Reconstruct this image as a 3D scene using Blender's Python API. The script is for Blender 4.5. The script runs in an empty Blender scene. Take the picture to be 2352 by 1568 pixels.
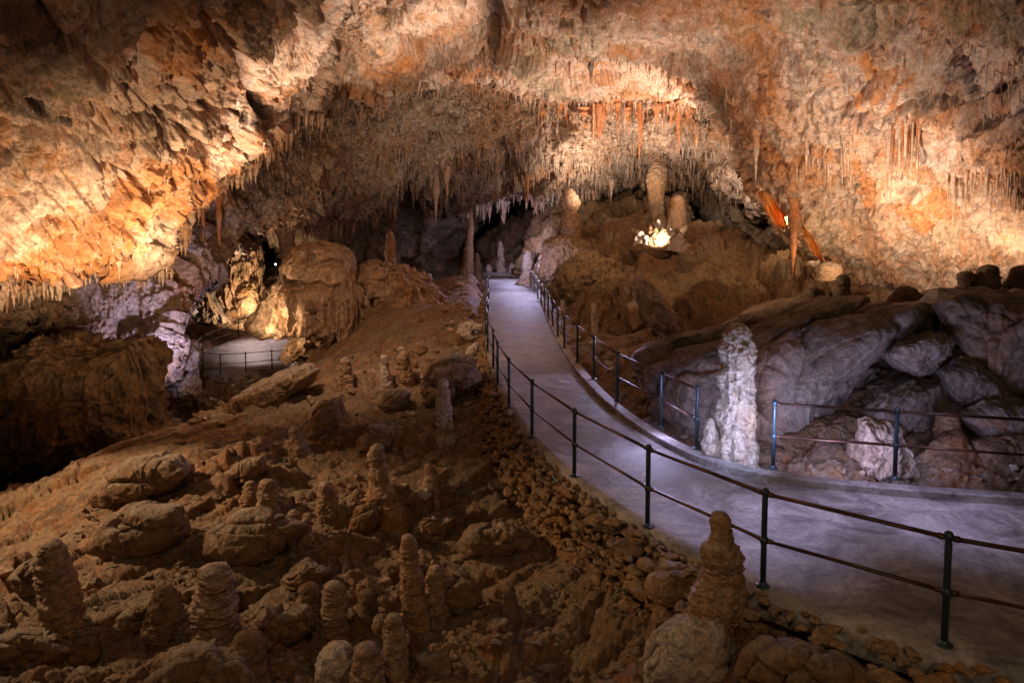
import bpy, math, random
import numpy as np
from mathutils import Vector
rng = np.random.RandomState(7); random.seed(7)
S = bpy.context.scene
COL = S.collection

# ------------------------------------------------------------------ camera model (photo pixels 2352 x 1568)
F = 1568.0; CX = 1176.0; CY = 631.0; PITCH = math.radians(4.0); CAMZ = 3.7
cp, sp = math.cos(PITCH), math.sin(PITCH)
def ray(px, py):
    px = np.asarray(px, float); py = np.asarray(py, float)
    xc = (px - CX) / F; yc = -(py - CY) / F
    return xc, cp + yc * sp, -sp + yc * cp
def P(px, py, d):
    x, y, z = ray(px, py); t = np.asarray(d, float) / y
    return np.stack([x * t, np.broadcast_to(np.asarray(d, float), np.shape(x * t)), CAMZ + z * t], -1)
def G(px, py, z):
    x, y, zz = ray(px, py); t = (z - CAMZ) / zz
    return np.stack([x * t, y * t, np.broadcast_to(np.asarray(z, float), np.shape(x * t))], -1)

# ------------------------------------------------------------------ noise
_perm = np.random.RandomState(3).permutation(256).astype(np.int32); _perm = np.concatenate([_perm, _perm])
_g = np.random.RandomState(4).normal(size=(256, 3)); _g = (_g / np.linalg.norm(_g, axis=1)[:, None]).astype(np.float32)
def perlin(p):
    p = p.astype(np.float32); i = np.floor(p).astype(np.int32); f = p - i; i &= 255
    u = f * f * f * (f * (f * 6 - 15) + 10); r = 0
    for dx in (0, 1):
        wx = u[:, 0] if dx else 1 - u[:, 0]
        a = _perm[(i[:, 0] + dx) & 255]
        for dy in (0, 1):
            wy = u[:, 1] if dy else 1 - u[:, 1]
            b = _perm[a + ((i[:, 1] + dy) & 255)]
            for dz in (0, 1):
                wz = u[:, 2] if dz else 1 - u[:, 2]
                g = _g[_perm[b + ((i[:, 2] + dz) & 255)]]
                r = r + wx * wy * wz * (g[:, 0] * (f[:, 0] - dx) + g[:, 1] * (f[:, 1] - dy) + g[:, 2] * (f[:, 2] - dz))
    return r * 1.6
def fbm(p, o=4, lac=2.03, gain=0.5):
    a = 1.0; r = 0; q = p
    for k in range(o):
        r = r + a * perlin(q + k * 17.3); q = q * lac; a *= gain
    return r
def ridged(p, o=4, gain=0.55):
    a = 1.0; r = 0; q = p
    for k in range(o):
        r = r + a * (1 - 2 * np.abs(perlin(q + k * 11.7))); q = q * 2.07; a *= gain
    return r - 0.6
def worley(p):      # F1, F2
    p = p.astype(np.float32); i = np.floor(p).astype(np.int32); f = p - i
    f1 = np.full(len(p), 9., np.float32); f2 = f1.copy(); cid = np.zeros(len(p), np.int32)
    for dx in (-1, 0, 1):
        for dy in (-1, 0, 1):
            for dz in (-1, 0, 1):
                h = _perm[(_perm[(_perm[(i[:, 0] + dx) & 255] + i[:, 1] + dy) & 255] + i[:, 2] + dz) & 255]
                o = _g[h] * 0.4 + 0.5
                dd = np.sqrt(((o + np.array([dx, dy, dz], np.float32) - f) ** 2).sum(1))
                m = dd < f1
                f2 = np.where(m, f1, np.minimum(f2, dd)); f1 = np.where(m, dd, f1); cid = np.where(m, h, cid)
    return f1, f2, cid
def facets(p, k=1.0):   # broken planes: each cell tilts its own way
    f1, f2, cid = worley(p)
    t = (_g[cid] * (p - np.floor(p))).sum(1)
    return _g[cid][:, 0] * 0.6 + t * 0.5 - np.exp(-(f2 - f1) * 14) * 0.5 * k

def smooth(a, b, x):
    t = np.clip((x - a) / (b - a), 0, 1); return t * t * (3 - 2 * t)

# ------------------------------------------------------------------ meshes and tags
def mk(name, V, Fc, mat, smooth_=True, attr=None, parent=None, loc=None):
    V = np.asarray(V, np.float32).reshape(-1, 3)
    if loc is not None: V = V - np.asarray(loc, np.float32)
    me = bpy.data.meshes.new(name)
    Fl = Fc if isinstance(Fc, list) else [Fc]
    Fl = [np.asarray(f, np.int32) for f in Fl if len(f)]
    idx = np.concatenate([f.ravel() for f in Fl]); tot = np.concatenate([np.full(len(f), f.shape[1], np.int32) for f in Fl])
    st = np.concatenate([[0], np.cumsum(tot)[:-1]]).astype(np.int32)
    me.vertices.add(len(V)); me.vertices.foreach_set('co', V.ravel())
    me.loops.add(len(idx)); me.loops.foreach_set('vertex_index', idx)
    me.polygons.add(len(tot)); me.polygons.foreach_set('loop_start', st); me.polygons.foreach_set('loop_total', tot)
    me.polygons.foreach_set('use_smooth', np.full(len(tot), smooth_, bool))
    if attr is not None:
        a = me.attributes.new('stain_shade', 'FLOAT_COLOR', 'POINT')
        c = np.ones((len(V), 4), np.float32); c[:, :3] = attr; a.data.foreach_set('color', c.ravel())
    me.update(calc_edges=True); me.validate()
    me.materials.append(mat)
    o = bpy.data.objects.new(name, me); COL.objects.link(o)
    if loc is not None: o.location = tuple(map(float, loc))
    if parent is not None: o.parent = parent
    return o
def tag(o, label=None, cat=None, group=None, kind=None):
    if label: o['label'] = label
    if cat: o['category'] = cat
    if group: o['group'] = group
    if kind: o['kind'] = kind
    return o
def empty(name, loc, label=None, cat=None, group=None):
    o = bpy.data.objects.new(name, None); COL.objects.link(o); o.location = tuple(map(float, loc)); o.empty_display_size = .2
    return tag(o, label, cat, group)

# ------------------------------------------------------------------ materials
def new_mat(name):
    m = bpy.data.materials.new(name); m.use_nodes = True; nt = m.node_tree
    for n in list(nt.nodes): nt.nodes.remove(n)
    out = nt.nodes.new('ShaderNodeOutputMaterial'); b = nt.nodes.new('ShaderNodeBsdfPrincipled')
    nt.links.new(b.outputs[0], out.inputs[0]); return m, nt, b
def rock_mat(name, A, B, D, O=(.30, .24, .10), scale=1.0, streak=.5, bump=.35, rough=.8, speck=.5, stain_shade_w=1.0, bscale=1.0, wet=0.0, dust=None, rings=0.0, contr=1.0):
    """A pale stone, B rust/ochre, D dark mineral and painted shade, O olive; stain attribute = rust, dark, olive masks"""
    m, nt, b = new_mat(name); N = nt.nodes.new; L = nt.links.new
    geo = N('ShaderNodeNewGeometry'); pos = geo.outputs['Position']
    def noise(sc, det=6, rgh=.6, vec=None, dist=0):
        n = N('ShaderNodeTexNoise'); n.inputs['Scale'].default_value = sc; n.inputs['Detail'].default_value = det
        n.inputs['Roughness'].default_value = rgh; n.inputs['Distortion'].default_value = dist
        L(vec or pos, n.inputs['Vector']); return n.outputs['Fac']
    def ramp(x, a, c):
        r = N('ShaderNodeMapRange'); r.inputs['From Min'].default_value = a; r.inputs['From Max'].default_value = c
        L(x, r.inputs['Value']); return r.outputs['Result']
    def mul(x, y):
        r = N('ShaderNodeMath'); r.operation = 'MULTIPLY'; r.use_clamp = True
        for i, v in enumerate((x, y)):
            if isinstance(v, float): r.inputs[i].default_value = v
            else: L(v, r.inputs[i])
        return r.outputs[0]
    def mulu(x, y):
        r = N('ShaderNodeMath'); r.operation = 'MULTIPLY'; L(x, r.inputs[0]); r.inputs[1].default_value = y; return r.outputs[0]
    def add(x, y):
        r = N('ShaderNodeMath'); r.operation = 'ADD'
        for i, v in enumerate((x, y)):
            if isinstance(v, float): r.inputs[i].default_value = v
            else: L(v, r.inputs[i])
        return r.outputs[0]
    def mix(f, c1, c2):
        r = N('ShaderNodeMix'); r.data_type = 'RGBA'
        L(f, r.inputs['Factor'])
        for i, v in ((6, c1), (7, c2)):
            if isinstance(v, tuple): r.inputs[i].default_value = (*v, 1)
            else: L(v, r.inputs[i])
        return r.outputs[2]
    mp = N('ShaderNodeMapping'); mp.inputs['Scale'].default_value = (3.2, 3.2, .35); L(pos, mp.inputs['Vector'])
    st = noise(1.1 * scale, 5, .6, mp.outputs[0], .4)
    big = noise(.28 * scale, 7, .62, None, .6); mid = noise(1.3 * scale, 6, .6); fine = noise(7 * scale * bscale, 8, .7)
    at = N('ShaderNodeAttribute'); at.attribute_name = 'stain_shade'
    sep = N('ShaderNodeSeparateColor'); L(at.outputs['Color'], sep.inputs[0])
    c = mix(ramp(mid, .35, .68), A, tuple(x * .72 + y * .28 for x, y in zip(A, B)))
    c = mix(mul(ramp(big, .49, .64), .8), c, B)
    c = mix(mul(ramp(st, .50, .62), streak), c, B)
    c = mix(mul(ramp(noise(.6 * scale, 5, .6, None, 1.2), .60, .70), .5), c, O)
    c = mix(mul(ramp(noise(.42 * scale, 6, .66, None, 1.5), .56, .66), .55 * speck), c, D)
    c = mix(mul(ramp(noise(2.6 * scale, 8, .68, None, .8), .56, .64), speck), c, D)
    brk = noise(2.3 * scale, 10, .74, None, 1.2)
    for ch, colr, w in ((0, B, .92), (1, D, .9), (2, O, .8)):
        s = add(add(sep.outputs[ch], -.42), mulu(add(brk, -0.5), 3.4))
        c = mix(mul(ramp(s, -.10, .45), w * stain_shade_w * .85), c, colr)
    c = mix(mul(ramp(fine, .60, .72), speck * .5), c, D)
    c = mix(mul(ramp(fine, .42, .30), .25), c, tuple(min(.9, x * 1.35) for x in A))
    if dust:        # dry grey dust settled on upward faces over the orange clay
        sx = N('ShaderNodeSeparateXYZ'); L(geo.outputs['Normal'], sx.inputs[0])
        c = mix(mul(ramp(add(sx.outputs[2], mulu(add(brk, -.5), 3.2)), .42, 1.05), .85), c, dust)
    if rings:       # growth bands
        mz = N('ShaderNodeMapping'); mz.inputs['Scale'].default_value = (1.6, 1.6, 15); L(pos, mz.inputs['Vector'])
        bd = noise(1.0, 5, .65, mz.outputs[0], .35); c = mix(mul(ramp(bd, .50, .62), rings), c, D); c = mix(mul(ramp(bd, .46, .36), rings * .6), c, B)
    c = mix(mul(ramp(noise(15 * scale, 5, .8), .47, .62), speck * .6), c, D)
    mm = N('ShaderNodeMix'); mm.data_type = 'RGBA'; mm.blend_type = 'MULTIPLY'; mm.inputs[0].default_value = 1.0
    vv = N('ShaderNodeMapRange'); vv.inputs['From Min'].default_value = .36; vv.inputs['From Max'].default_value = .64; vv.inputs['To Min'].default_value = 1 - .62 * contr; vv.inputs['To Max'].default_value = 1 + .42 * contr
    L(noise(4.6 * scale, 11, .82, None, .5), vv.inputs['Value'])
    L(c, mm.inputs[6]); L(vv.outputs[0], mm.inputs[7]); c = mm.outputs[2]
    L(c, b.inputs['Base Color']); b.inputs['Roughness'].default_value = rough
    if wet:
        wr = N('ShaderNodeMapRange'); wr.inputs['From Min'].default_value = .42; wr.inputs['From Max'].default_value = .6; wr.inputs['To Min'].default_value = wet; wr.inputs['To Max'].default_value = .85
        L(brk, wr.inputs['Value']); L(wr.outputs[0], b.inputs['Roughness'])
    b.inputs['Specular IOR Level'].default_value = .4 if wet else .25
    h = add(mul(fine, .7), mul(noise(2.6 * scale * bscale, 8, .72, None, .8), .9))
    if rings: h = add(h, mulu(bd, -rings * 1.2))
    vo = N('ShaderNodeTexVoronoi'); vo.inputs['Scale'].default_value = 5.5 * scale * bscale; vo.feature = 'SMOOTH_F1'; L(pos, vo.inputs['Vector'])
    h = add(h, mul(vo.outputs['Distance'], .35))
    bp = N('ShaderNodeBump'); bp.inputs['Strength'].default_value = bump; bp.inputs['Distance'].default_value = .25 / (scale * bscale)
    L(h, bp.inputs['Height']); L(bp.outputs[0], b.inputs['Normal'])
    return m
CREAM = (.74, .57, .46); RUST = (.60, .22, .045); DARK = (.07, .042, .028); OLIVE = (.36, .30, .17)
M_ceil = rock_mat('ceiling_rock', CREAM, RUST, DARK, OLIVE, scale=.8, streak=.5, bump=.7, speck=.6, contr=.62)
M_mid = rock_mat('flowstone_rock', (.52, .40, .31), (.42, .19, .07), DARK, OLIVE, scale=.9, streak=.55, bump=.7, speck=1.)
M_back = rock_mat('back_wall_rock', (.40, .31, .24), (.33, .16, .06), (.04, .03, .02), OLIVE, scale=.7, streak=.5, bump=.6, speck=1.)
M_floor = rock_mat('cave_floor_clay', (.25, .14, .062), (.32, .105, .02), (.05, .03, .016), (.18, .12, .05), scale=1.8, streak=.1, bump=.7, speck=.8, rough=.85, dust=(.27, .215, .155), stain_shade_w=.8, wet=.5)
M_rock = rock_mat('boulder_rock', (.26, .16, .085), (.28, .12, .035), (.06, .038, .024), (.2, .15, .08), scale=1.7, streak=.25, bump=.6, speck=.7, dust=(.29, .255, .215), wet=.36)
M_grey = rock_mat('grey_slab_rock', (.31, .265, .235), (.36, .20, .11), (.10, .08, .07), (.25, .2, .12), scale=1.2, streak=.3, bump=.5, speck=.7)
M_mound = rock_mat('mound_rock', (.23, .155, .10), (.27, .13, .045), (.07, .045, .03), (.22, .16, .08), scale=1.1, streak=.35, bump=.6, speck=.9, dust=(.20, .125, .055))
M_stal = rock_mat('stalagmite_rock', (.36, .23, .135), (.34, .15, .045), (.09, .05, .03), (.3, .22, .12), scale=2.2, streak=.35, bump=.5, speck=.5, dust=(.37, .31, .25), rings=.55, wet=.36)
M_flow = rock_mat('flowstone_boulder_rock', (.50, .35, .235), (.38, .18, .06), (.08, .05, .03), (.3, .22, .12), scale=1.1, streak=.6, bump=.5, speck=.6, wet=.36)
M_pale = rock_mat('pale_calcite', (.62, .53, .45), (.46, .29, .17), (.12, .08, .06), (.5, .42, .3), scale=2.4, streak=.35, bump=.7, speck=.7, rings=0, wet=.36)
M_tite = rock_mat('stalactite_rock', (.58, .44, .34), (.50, .20, .06), (.14, .08, .05), (.4, .3, .15), scale=1.2, streak=.6, bump=.3, speck=.25)
M_wall = rock_mat('dry_stone', (.26, .18, .11), (.34, .17, .06), (.08, .05, .03), (.25, .18, .1), scale=3, streak=.1, bump=.4, speck=.4)

def concrete_mat():
    m, nt, b = new_mat('path_concrete'); N = nt.nodes.new; L = nt.links.new
    geo = N('ShaderNodeNewGeometry')
    n1 = N('ShaderNodeTexNoise'); n1.inputs['Scale'].default_value = 1.1; n1.inputs['Detail'].default_value = 9; n1.inputs['Roughness'].default_value = .65; n1.inputs['Distortion'].default_value = 1.6
    n2 = N('ShaderNodeTexNoise'); n2.inputs['Scale'].default_value = 14; n2.inputs['Detail'].default_value = 6; n2.inputs['Roughness'].default_value = .7
    for n in (n1, n2): L(geo.outputs['Position'], n.inputs['Vector'])
    cr = N('ShaderNodeValToRGB'); cr.color_ramp.elements[0].position = .34; cr.color_ramp.elements[0].color = (.10, .085, .08, 1)
    cr.color_ramp.elements[1].position = .66; cr.color_ramp.elements[1].color = (.44, .40, .385, 1)
    L(n1.outputs['Fac'], cr.inputs[0])
    vo = N('ShaderNodeTexVoronoi'); vo.feature = 'DISTANCE_TO_EDGE'; vo.inputs['Scale'].default_value = .75
    ad = N('ShaderNodeMix'); ad.data_type = 'VECTOR'; ad.inputs[0].default_value = .25
    L(geo.outputs['Position'], ad.inputs[4]); L(n1.outputs['Color'], ad.inputs[5]); L(ad.outputs[1], vo.inputs['Vector'])
    mr = N('ShaderNodeMapRange'); mr.inputs['From Min'].default_value = .0; mr.inputs['From Max'].default_value = .02; L(vo.outputs['Distance'], mr.inputs['Value'])
    mx = N('ShaderNodeMix'); mx.data_type = 'RGBA'; mx.inputs[6].default_value = (.17, .14, .12, 1)
    mm = N('ShaderNodeMath'); mm.operation = 'MULTIPLY_ADD'; mm.inputs[1].default_value = .35; mm.inputs[2].default_value = .65
    L(mr.outputs[0], mm.inputs[0]); L(mm.outputs[0], mx.inputs[0]); L(cr.outputs[0], mx.inputs[7])
    m3 = N('ShaderNodeMix'); m3.data_type = 'RGBA'; m3.blend_type = 'MULTIPLY'; m3.inputs[0].default_value = .9
    r3 = N('ShaderNodeMapRange'); r3.inputs['From Min'].default_value = .3; r3.inputs['From Max'].default_value = .6; r3.inputs['To Min'].default_value = .45; L(n2.outputs['Fac'], r3.inputs['Value'])
    L(mx.outputs[2], m3.inputs[6]); L(r3.outputs[0], m3.inputs[7])
    L(m3.outputs[2], b.inputs['Base Color'])
    rr = N('ShaderNodeMapRange'); rr.inputs['To Min'].default_value = .42; rr.inputs['To Max'].default_value = .8; L(n1.outputs['Fac'], rr.inputs['Value']); L(rr.outputs[0], b.inputs['Roughness'])
    bp = N('ShaderNodeBump'); bp.inputs['Strength'].default_value = .7; bp.inputs['Distance'].default_value = .05
    s = N('ShaderNodeMath'); s.operation = 'MULTIPLY_ADD'; s.inputs[1].default_value = .25; L(n2.outputs['Fac'], s.inputs[0]); L(n1.outputs['Fac'], s.inputs[2]); L(s.outputs[0], bp.inputs['Height']); L(bp.outputs[0], b.inputs['Normal'])
    return m
M_conc = concrete_mat()
def metal_mat(name, c1, c2, rough=.45, metallic=.6):
    m, nt, b = new_mat(name); N = nt.nodes.new; L = nt.links.new
    n = N('ShaderNodeTexNoise'); n.inputs['Scale'].default_value = 6; n.inputs['Detail'].default_value = 6
    geo = N('ShaderNodeNewGeometry'); L(geo.outputs['Position'], n.inputs['Vector'])
    cr = N('ShaderNodeValToRGB'); cr.color_ramp.elements[0].position = .4; cr.color_ramp.elements[0].color = (*c1, 1); cr.color_ramp.elements[1].position = .62; cr.color_ramp.elements[1].color = (*c2, 1)
    L(n.outputs['Fac'], cr.inputs[0]); L(cr.outputs[0], b.inputs['Base Color']); b.inputs['Roughness'].default_value = rough; b.inputs['Metallic'].default_value = metallic
    return m
M_post = metal_mat('dark_green_painted_steel', (.022, .04, .05), (.035, .055, .065), .42, .3)
M_rail = metal_mat('worn_brown_steel', (.05, .028, .02), (.11, .045, .028), .4, .5)

# ------------------------------------------------------------------ interpolation
class RBF:
    def __init__(s, pts, vals, reg=1e-4):
        s.p = np.array(pts, float); n = len(pts)
        K = s.k(s.p, s.p) + np.eye(n) * reg
        Q = np.concatenate([np.ones((n, 1)), s.p], 1)
        A = np.block([[K, Q], [Q.T, np.zeros((3, 3))]])
        w = np.linalg.solve(A, np.concatenate([np.array(vals, float), np.zeros(3)])); s.w = w[:n]; s.c = w[n:]
    def k(s, a, b):
        r2 = ((a[:, None, :] - b[None]) ** 2).sum(-1); return .5 * r2 * np.log(r2 + 1e-12)
    def __call__(s, q):
        out = np.empty(len(q))
        for i in range(0, len(q), 60000):
            c = q[i:i + 60000]; out[i:i + 60000] = s.k(c, s.p) @ s.w + s.c[0] + c @ s.c[1:]
        return out
def inpoly(x, y, poly):
    r = np.zeros(x.shape, bool); n = len(poly); j = n - 1
    for i in range(n):
        xi, yi = poly[i]; xj, yj = poly[j]
        if yi != yj:
            r ^= ((yi > y) != (yj > y)) & (x < (xj - xi) * (y - yi) / (yj - yi) + xi)
        j = i
    return r
def segdist(x, y, poly, closed=True):
    d = np.full(x.shape, 1e9); n = len(poly)
    for i in range(n if closed else n - 1):
        ax, ay = poly[i]; bx, by = poly[(i + 1) % n]; vx, vy = bx - ax, by - ay
        t = np.clip(((x - ax) * vx + (y - ay) * vy) / (vx * vx + vy * vy + 1e-9), 0, 1)
        d = np.minimum(d, (x - ax - t * vx) ** 2 + (y - ay - t * vy) ** 2)
    return np.sqrt(d)
def px_stain_shade(px, py, blobs, seed=0):
    """blobs: (x, y, rx, ry, angle_deg, strength, channel); the dark channel also paints shade in hollows"""
    a = np.zeros((len(px), 3), np.float32)
    q = np.stack([px / 90, py / 90, np.full(len(px), seed + .5)], 1)
    wx = px + fbm(q, 4) * 45; wy = py + fbm(q + 31, 4) * 45
    for x, y, rx, ry, ang, s, ch in blobs:
        c, n = math.cos(math.radians(ang)), math.sin(math.radians(ang))
        u = ((wx - x) * c + (wy - y) * n) / rx; v = (-(wx - x) * n + (wy - y) * c) / ry
        a[:, ch] = np.maximum(a[:, ch], s * (1 - smooth(.35, 1.1, np.sqrt(u * u + v * v))))
    return a

class Patch:
    """A rock surface at its own distances: control points (px,py,metres) span it, dense grid, noise along its normal, rounded lip and a return behind the lip."""
    def __init__(s, name, ctrl, poly, mat, disp, step=2.6, lip=26, curl=2.0, ragged=9, skirt=3.0, blobs=(), holes=(), cuts=(), seed=0, label=None):
        s.r = RBF([(a / 1000, b / 1000) for a, b, _ in ctrl], [10. / c for _, _, c in ctrl]); s.holes = holes; s.poly = poly
        xs = [p[0] for p in poly]; ys = [p[1] for p in poly]
        # finer in the frame, coarser outside
        def axis(lo, hi, a, b):
            o = []; v = lo
            while v < hi:
                o.append(v); v += step if a - 30 <= v <= b + 30 else step * 4
            return np.array(o + [hi])
        ax, ay = axis(min(xs), max(xs), 0, 2352), axis(min(ys), max(ys), 0, 1568)
        X, Y = np.meshgrid(ax, ay); h, w = X.shape; px, py = X.ravel(), Y.ravel()
        q = np.stack([px / 38, py / 38, np.full(len(px), seed + .3)], 1)
        jx = px + fbm(q, 4) * ragged; jy = py + fbm(q * np.array([1.3, .6, 1]) + 9, 4) * ragged * 1.3
        m = inpoly(jx, jy, poly)
        for c in cuts: m &= ~inpoly(jx, jy, c)
        e = segdist(jx, jy, poly)
        for c in cuts: e = np.minimum(e, segdist(jx, jy, c))
        d = s.depth(px, py); t = np.clip(e / lip, 0, 1); d = d + curl * (1 - np.sqrt(np.clip(1 - (1 - t) ** 2, 0, 1)))
        V = P(px, py, d)
        Vg = V.reshape(h, w, 3)
        du = np.gradient(Vg, axis=1); dv = np.gradient(Vg, axis=0)
        n = np.cross(du, dv).reshape(-1, 3); n /= np.linalg.norm(n, axis=1)[:, None] + 1e-9
        n = np.where((n * (V - np.array([0, 0, CAMZ]))).sum(1)[:, None] > 0, -n, n)
        V = V + n * disp(V, px, py)[:, None]
        M = m.reshape(h, w); I = np.arange(h * w).reshape(h, w)
        ok = M[:-1, :-1] & M[1:, :-1] & M[1:, 1:] & M[:-1, 1:]
        Q = np.stack([I[:-1, :-1][ok], I[1:, :-1][ok], I[1:, 1:][ok], I[:-1, 1:][ok]], 1)
        s.ax, s.ay, s.SV, s.M = ax, ay, V.copy().reshape(h, w, 3), M
        # return behind the lip
        E = np.concatenate([Q[:, [0, 1]], Q[:, [1, 2]], Q[:, [2, 3]], Q[:, [3, 0]]])
        key = np.minimum(E[:, 0], E[:, 1]).astype(np.int64) * (h * w) + np.maximum(E[:, 0], E[:, 1])
        u, inv, cnt = np.unique(key, return_inverse=True, return_counts=True)
        B = E[cnt[inv] == 1]
        cam = np.array([0, 0, CAMZ]); st = px_stain_shade(px, py, blobs, seed)
        bv = np.unique(B); nv = len(V); mp = np.zeros(nv, np.int64); mp[bv] = nv + np.arange(len(bv))
        back = cam + (V[bv] - cam) * (1 + skirt / np.linalg.norm(V[bv] - cam, axis=1))[:, None] + np.stack([fbm(V[bv] * .7, 2) * .4] * 3, 1)
        V = np.concatenate([V, back]); st = np.concatenate([st, st[bv]])
        SQ = np.stack([B[:, 1], B[:, 0], mp[B[:, 0]], mp[B[:, 1]]], 1)
        Q = np.concatenate([Q, SQ]); used = np.unique(Q); re = np.zeros(len(V), np.int64); re[used] = np.arange(len(used))
        s.o = mk(name, V[used], re[Q], mat, attr=st[used]); tag(s.o, label, kind='structure')
    def depth(s, px, py):
        px = np.atleast_1d(np.asarray(px, float)); py = np.atleast_1d(np.asarray(py, float))
        d = 10. / np.clip(s.r(np.stack([px / 1000, py / 1000], 1)), .08, 3.)
        for x, y, rx, ry, dd in s.holes:
            k = np.sqrt(((px - x) / rx) ** 2 + ((py - y) / ry) ** 2); d = d + dd * (1 - smooth(.75, 1.15, k))
        return d

def surf(pt, px, py):
    j = np.clip(np.searchsorted(pt.ax, px), 0, len(pt.ax) - 1); i = np.clip(np.searchsorted(pt.ay, py), 0, len(pt.ay) - 1)
    k = i
    while k > 0 and not pt.M[k, j] and i - k < 60: k -= 1
    if not pt.M[k, j]: k = i
    return pt.SV[k, j]
def front(pt, px, py, rad=7):
    """distance of the nearest bit of a rock sheet along a line of sight"""
    if not hasattr(pt, 'proj'):
        W = pt.SV[pt.M]; zc = W[:, 1] * cp - (W[:, 2] - CAMZ) * sp; yc = W[:, 1] * sp + (W[:, 2] - CAMZ) * cp
        pt.proj = (CX + F * W[:, 0] / zc, CY - F * yc / zc, W[:, 1])
    X, Y, D = pt.proj; k = (np.abs(X - px) < rad) & (np.abs(Y - py) < rad)
    return float(np.percentile(D[k], 10)) if k.any() else float(surf(pt, px, py)[1])
def bottoms(pt, x0, x1, y0, y1):
    """vertices along the free lower edge of a rock sheet"""
    E = pt.M[:-1] & ~pt.M[1:]; ii, jj = np.nonzero(E); X, Y = pt.ax[jj], pt.ay[ii]; ok = (X > x0) & (X < x1) & (Y > y0) & (Y < y1)
    return pt.SV[ii[ok], jj[ok]], X[ok], Y[ok]
def vstretch(V, sx, sz): return V * np.array([sx, sx, sz])
# ------------------------------------------------------------------ CEILING (front)
lipL = [(-400, 800), (0, 700), (50, 655), (100, 668), (160, 645), (215, 600), (262, 612), (300, 585), (350, 600), (372, 545), (420, 522), (440, 470), (482, 462), (505, 415),
        (545, 380), (575, 372), (600, 332), (650, 298), (688, 238), (722, 250), (760, 262), (840, 232), (900, 212), (1000, 178), (1060, 165), (1120, 182), (1195, 216), (1300, 226), (1450, 228), (1560, 236), (1612, 240),
        (1604, 205), (1590, 172), (1625, 240), (1652, 290), (1692, 345), (1722, 400), (1762, 462), (1790, 510), (1822, 560), (1852, 590), (1900, 640), (1960, 700), (2100, 760), (2760, 800), (2760, -420), (-400, -420)]
ctrlC = [(-400, 700, 13), (0, 690, 18), (180, 620, 19.5), (360, 590, 21.5), (440, 470, 23), (540, 380, 24.5), (600, 330, 25.5), (690, 230, 27.5), (735, 190, 28.5), (0, 350, 14.5), (250, 400, 17.5), (0, 0, 10.5), (300, 150, 14), (450, 250, 18.5), (600, 120, 20), (735, 0, 19), (735, 100, 23), (790, 60, 27), (790, 0, 24), (790, 180, 33),
         (900, 0, 20), (850, 120, 26), (900, 205, 32), (1000, 175, 34), (1130, 60, 26), (1120, 180, 36), (1200, 214, 37), (1300, 100, 27), (1350, 222, 41), (1550, 230, 42), (1400, 0, 20), (1550, 120, 28), (1600, 180, 31), (1615, 235, 32), (1652, 290, 31), (1722, 400, 31), (1822, 560, 31), (1900, 640, 31),
         (1750, 100, 21), (1800, 300, 25), (1950, 0, 15), (2352, 0, 11.5), (2352, 200, 13.5), (2352, 290, 16), (2352, 450, 17.5), (2352, 680, 23), (2050, 300, 20), (2050, 600, 26), (2760, 0, 9), (2760, 500, 15), (2760, 800, 20),
         (-400, -420, 6), (600, -420, 9), (1400, -420, 10), (2760, -420, 6), (-400, 300, 9.5)]
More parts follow.
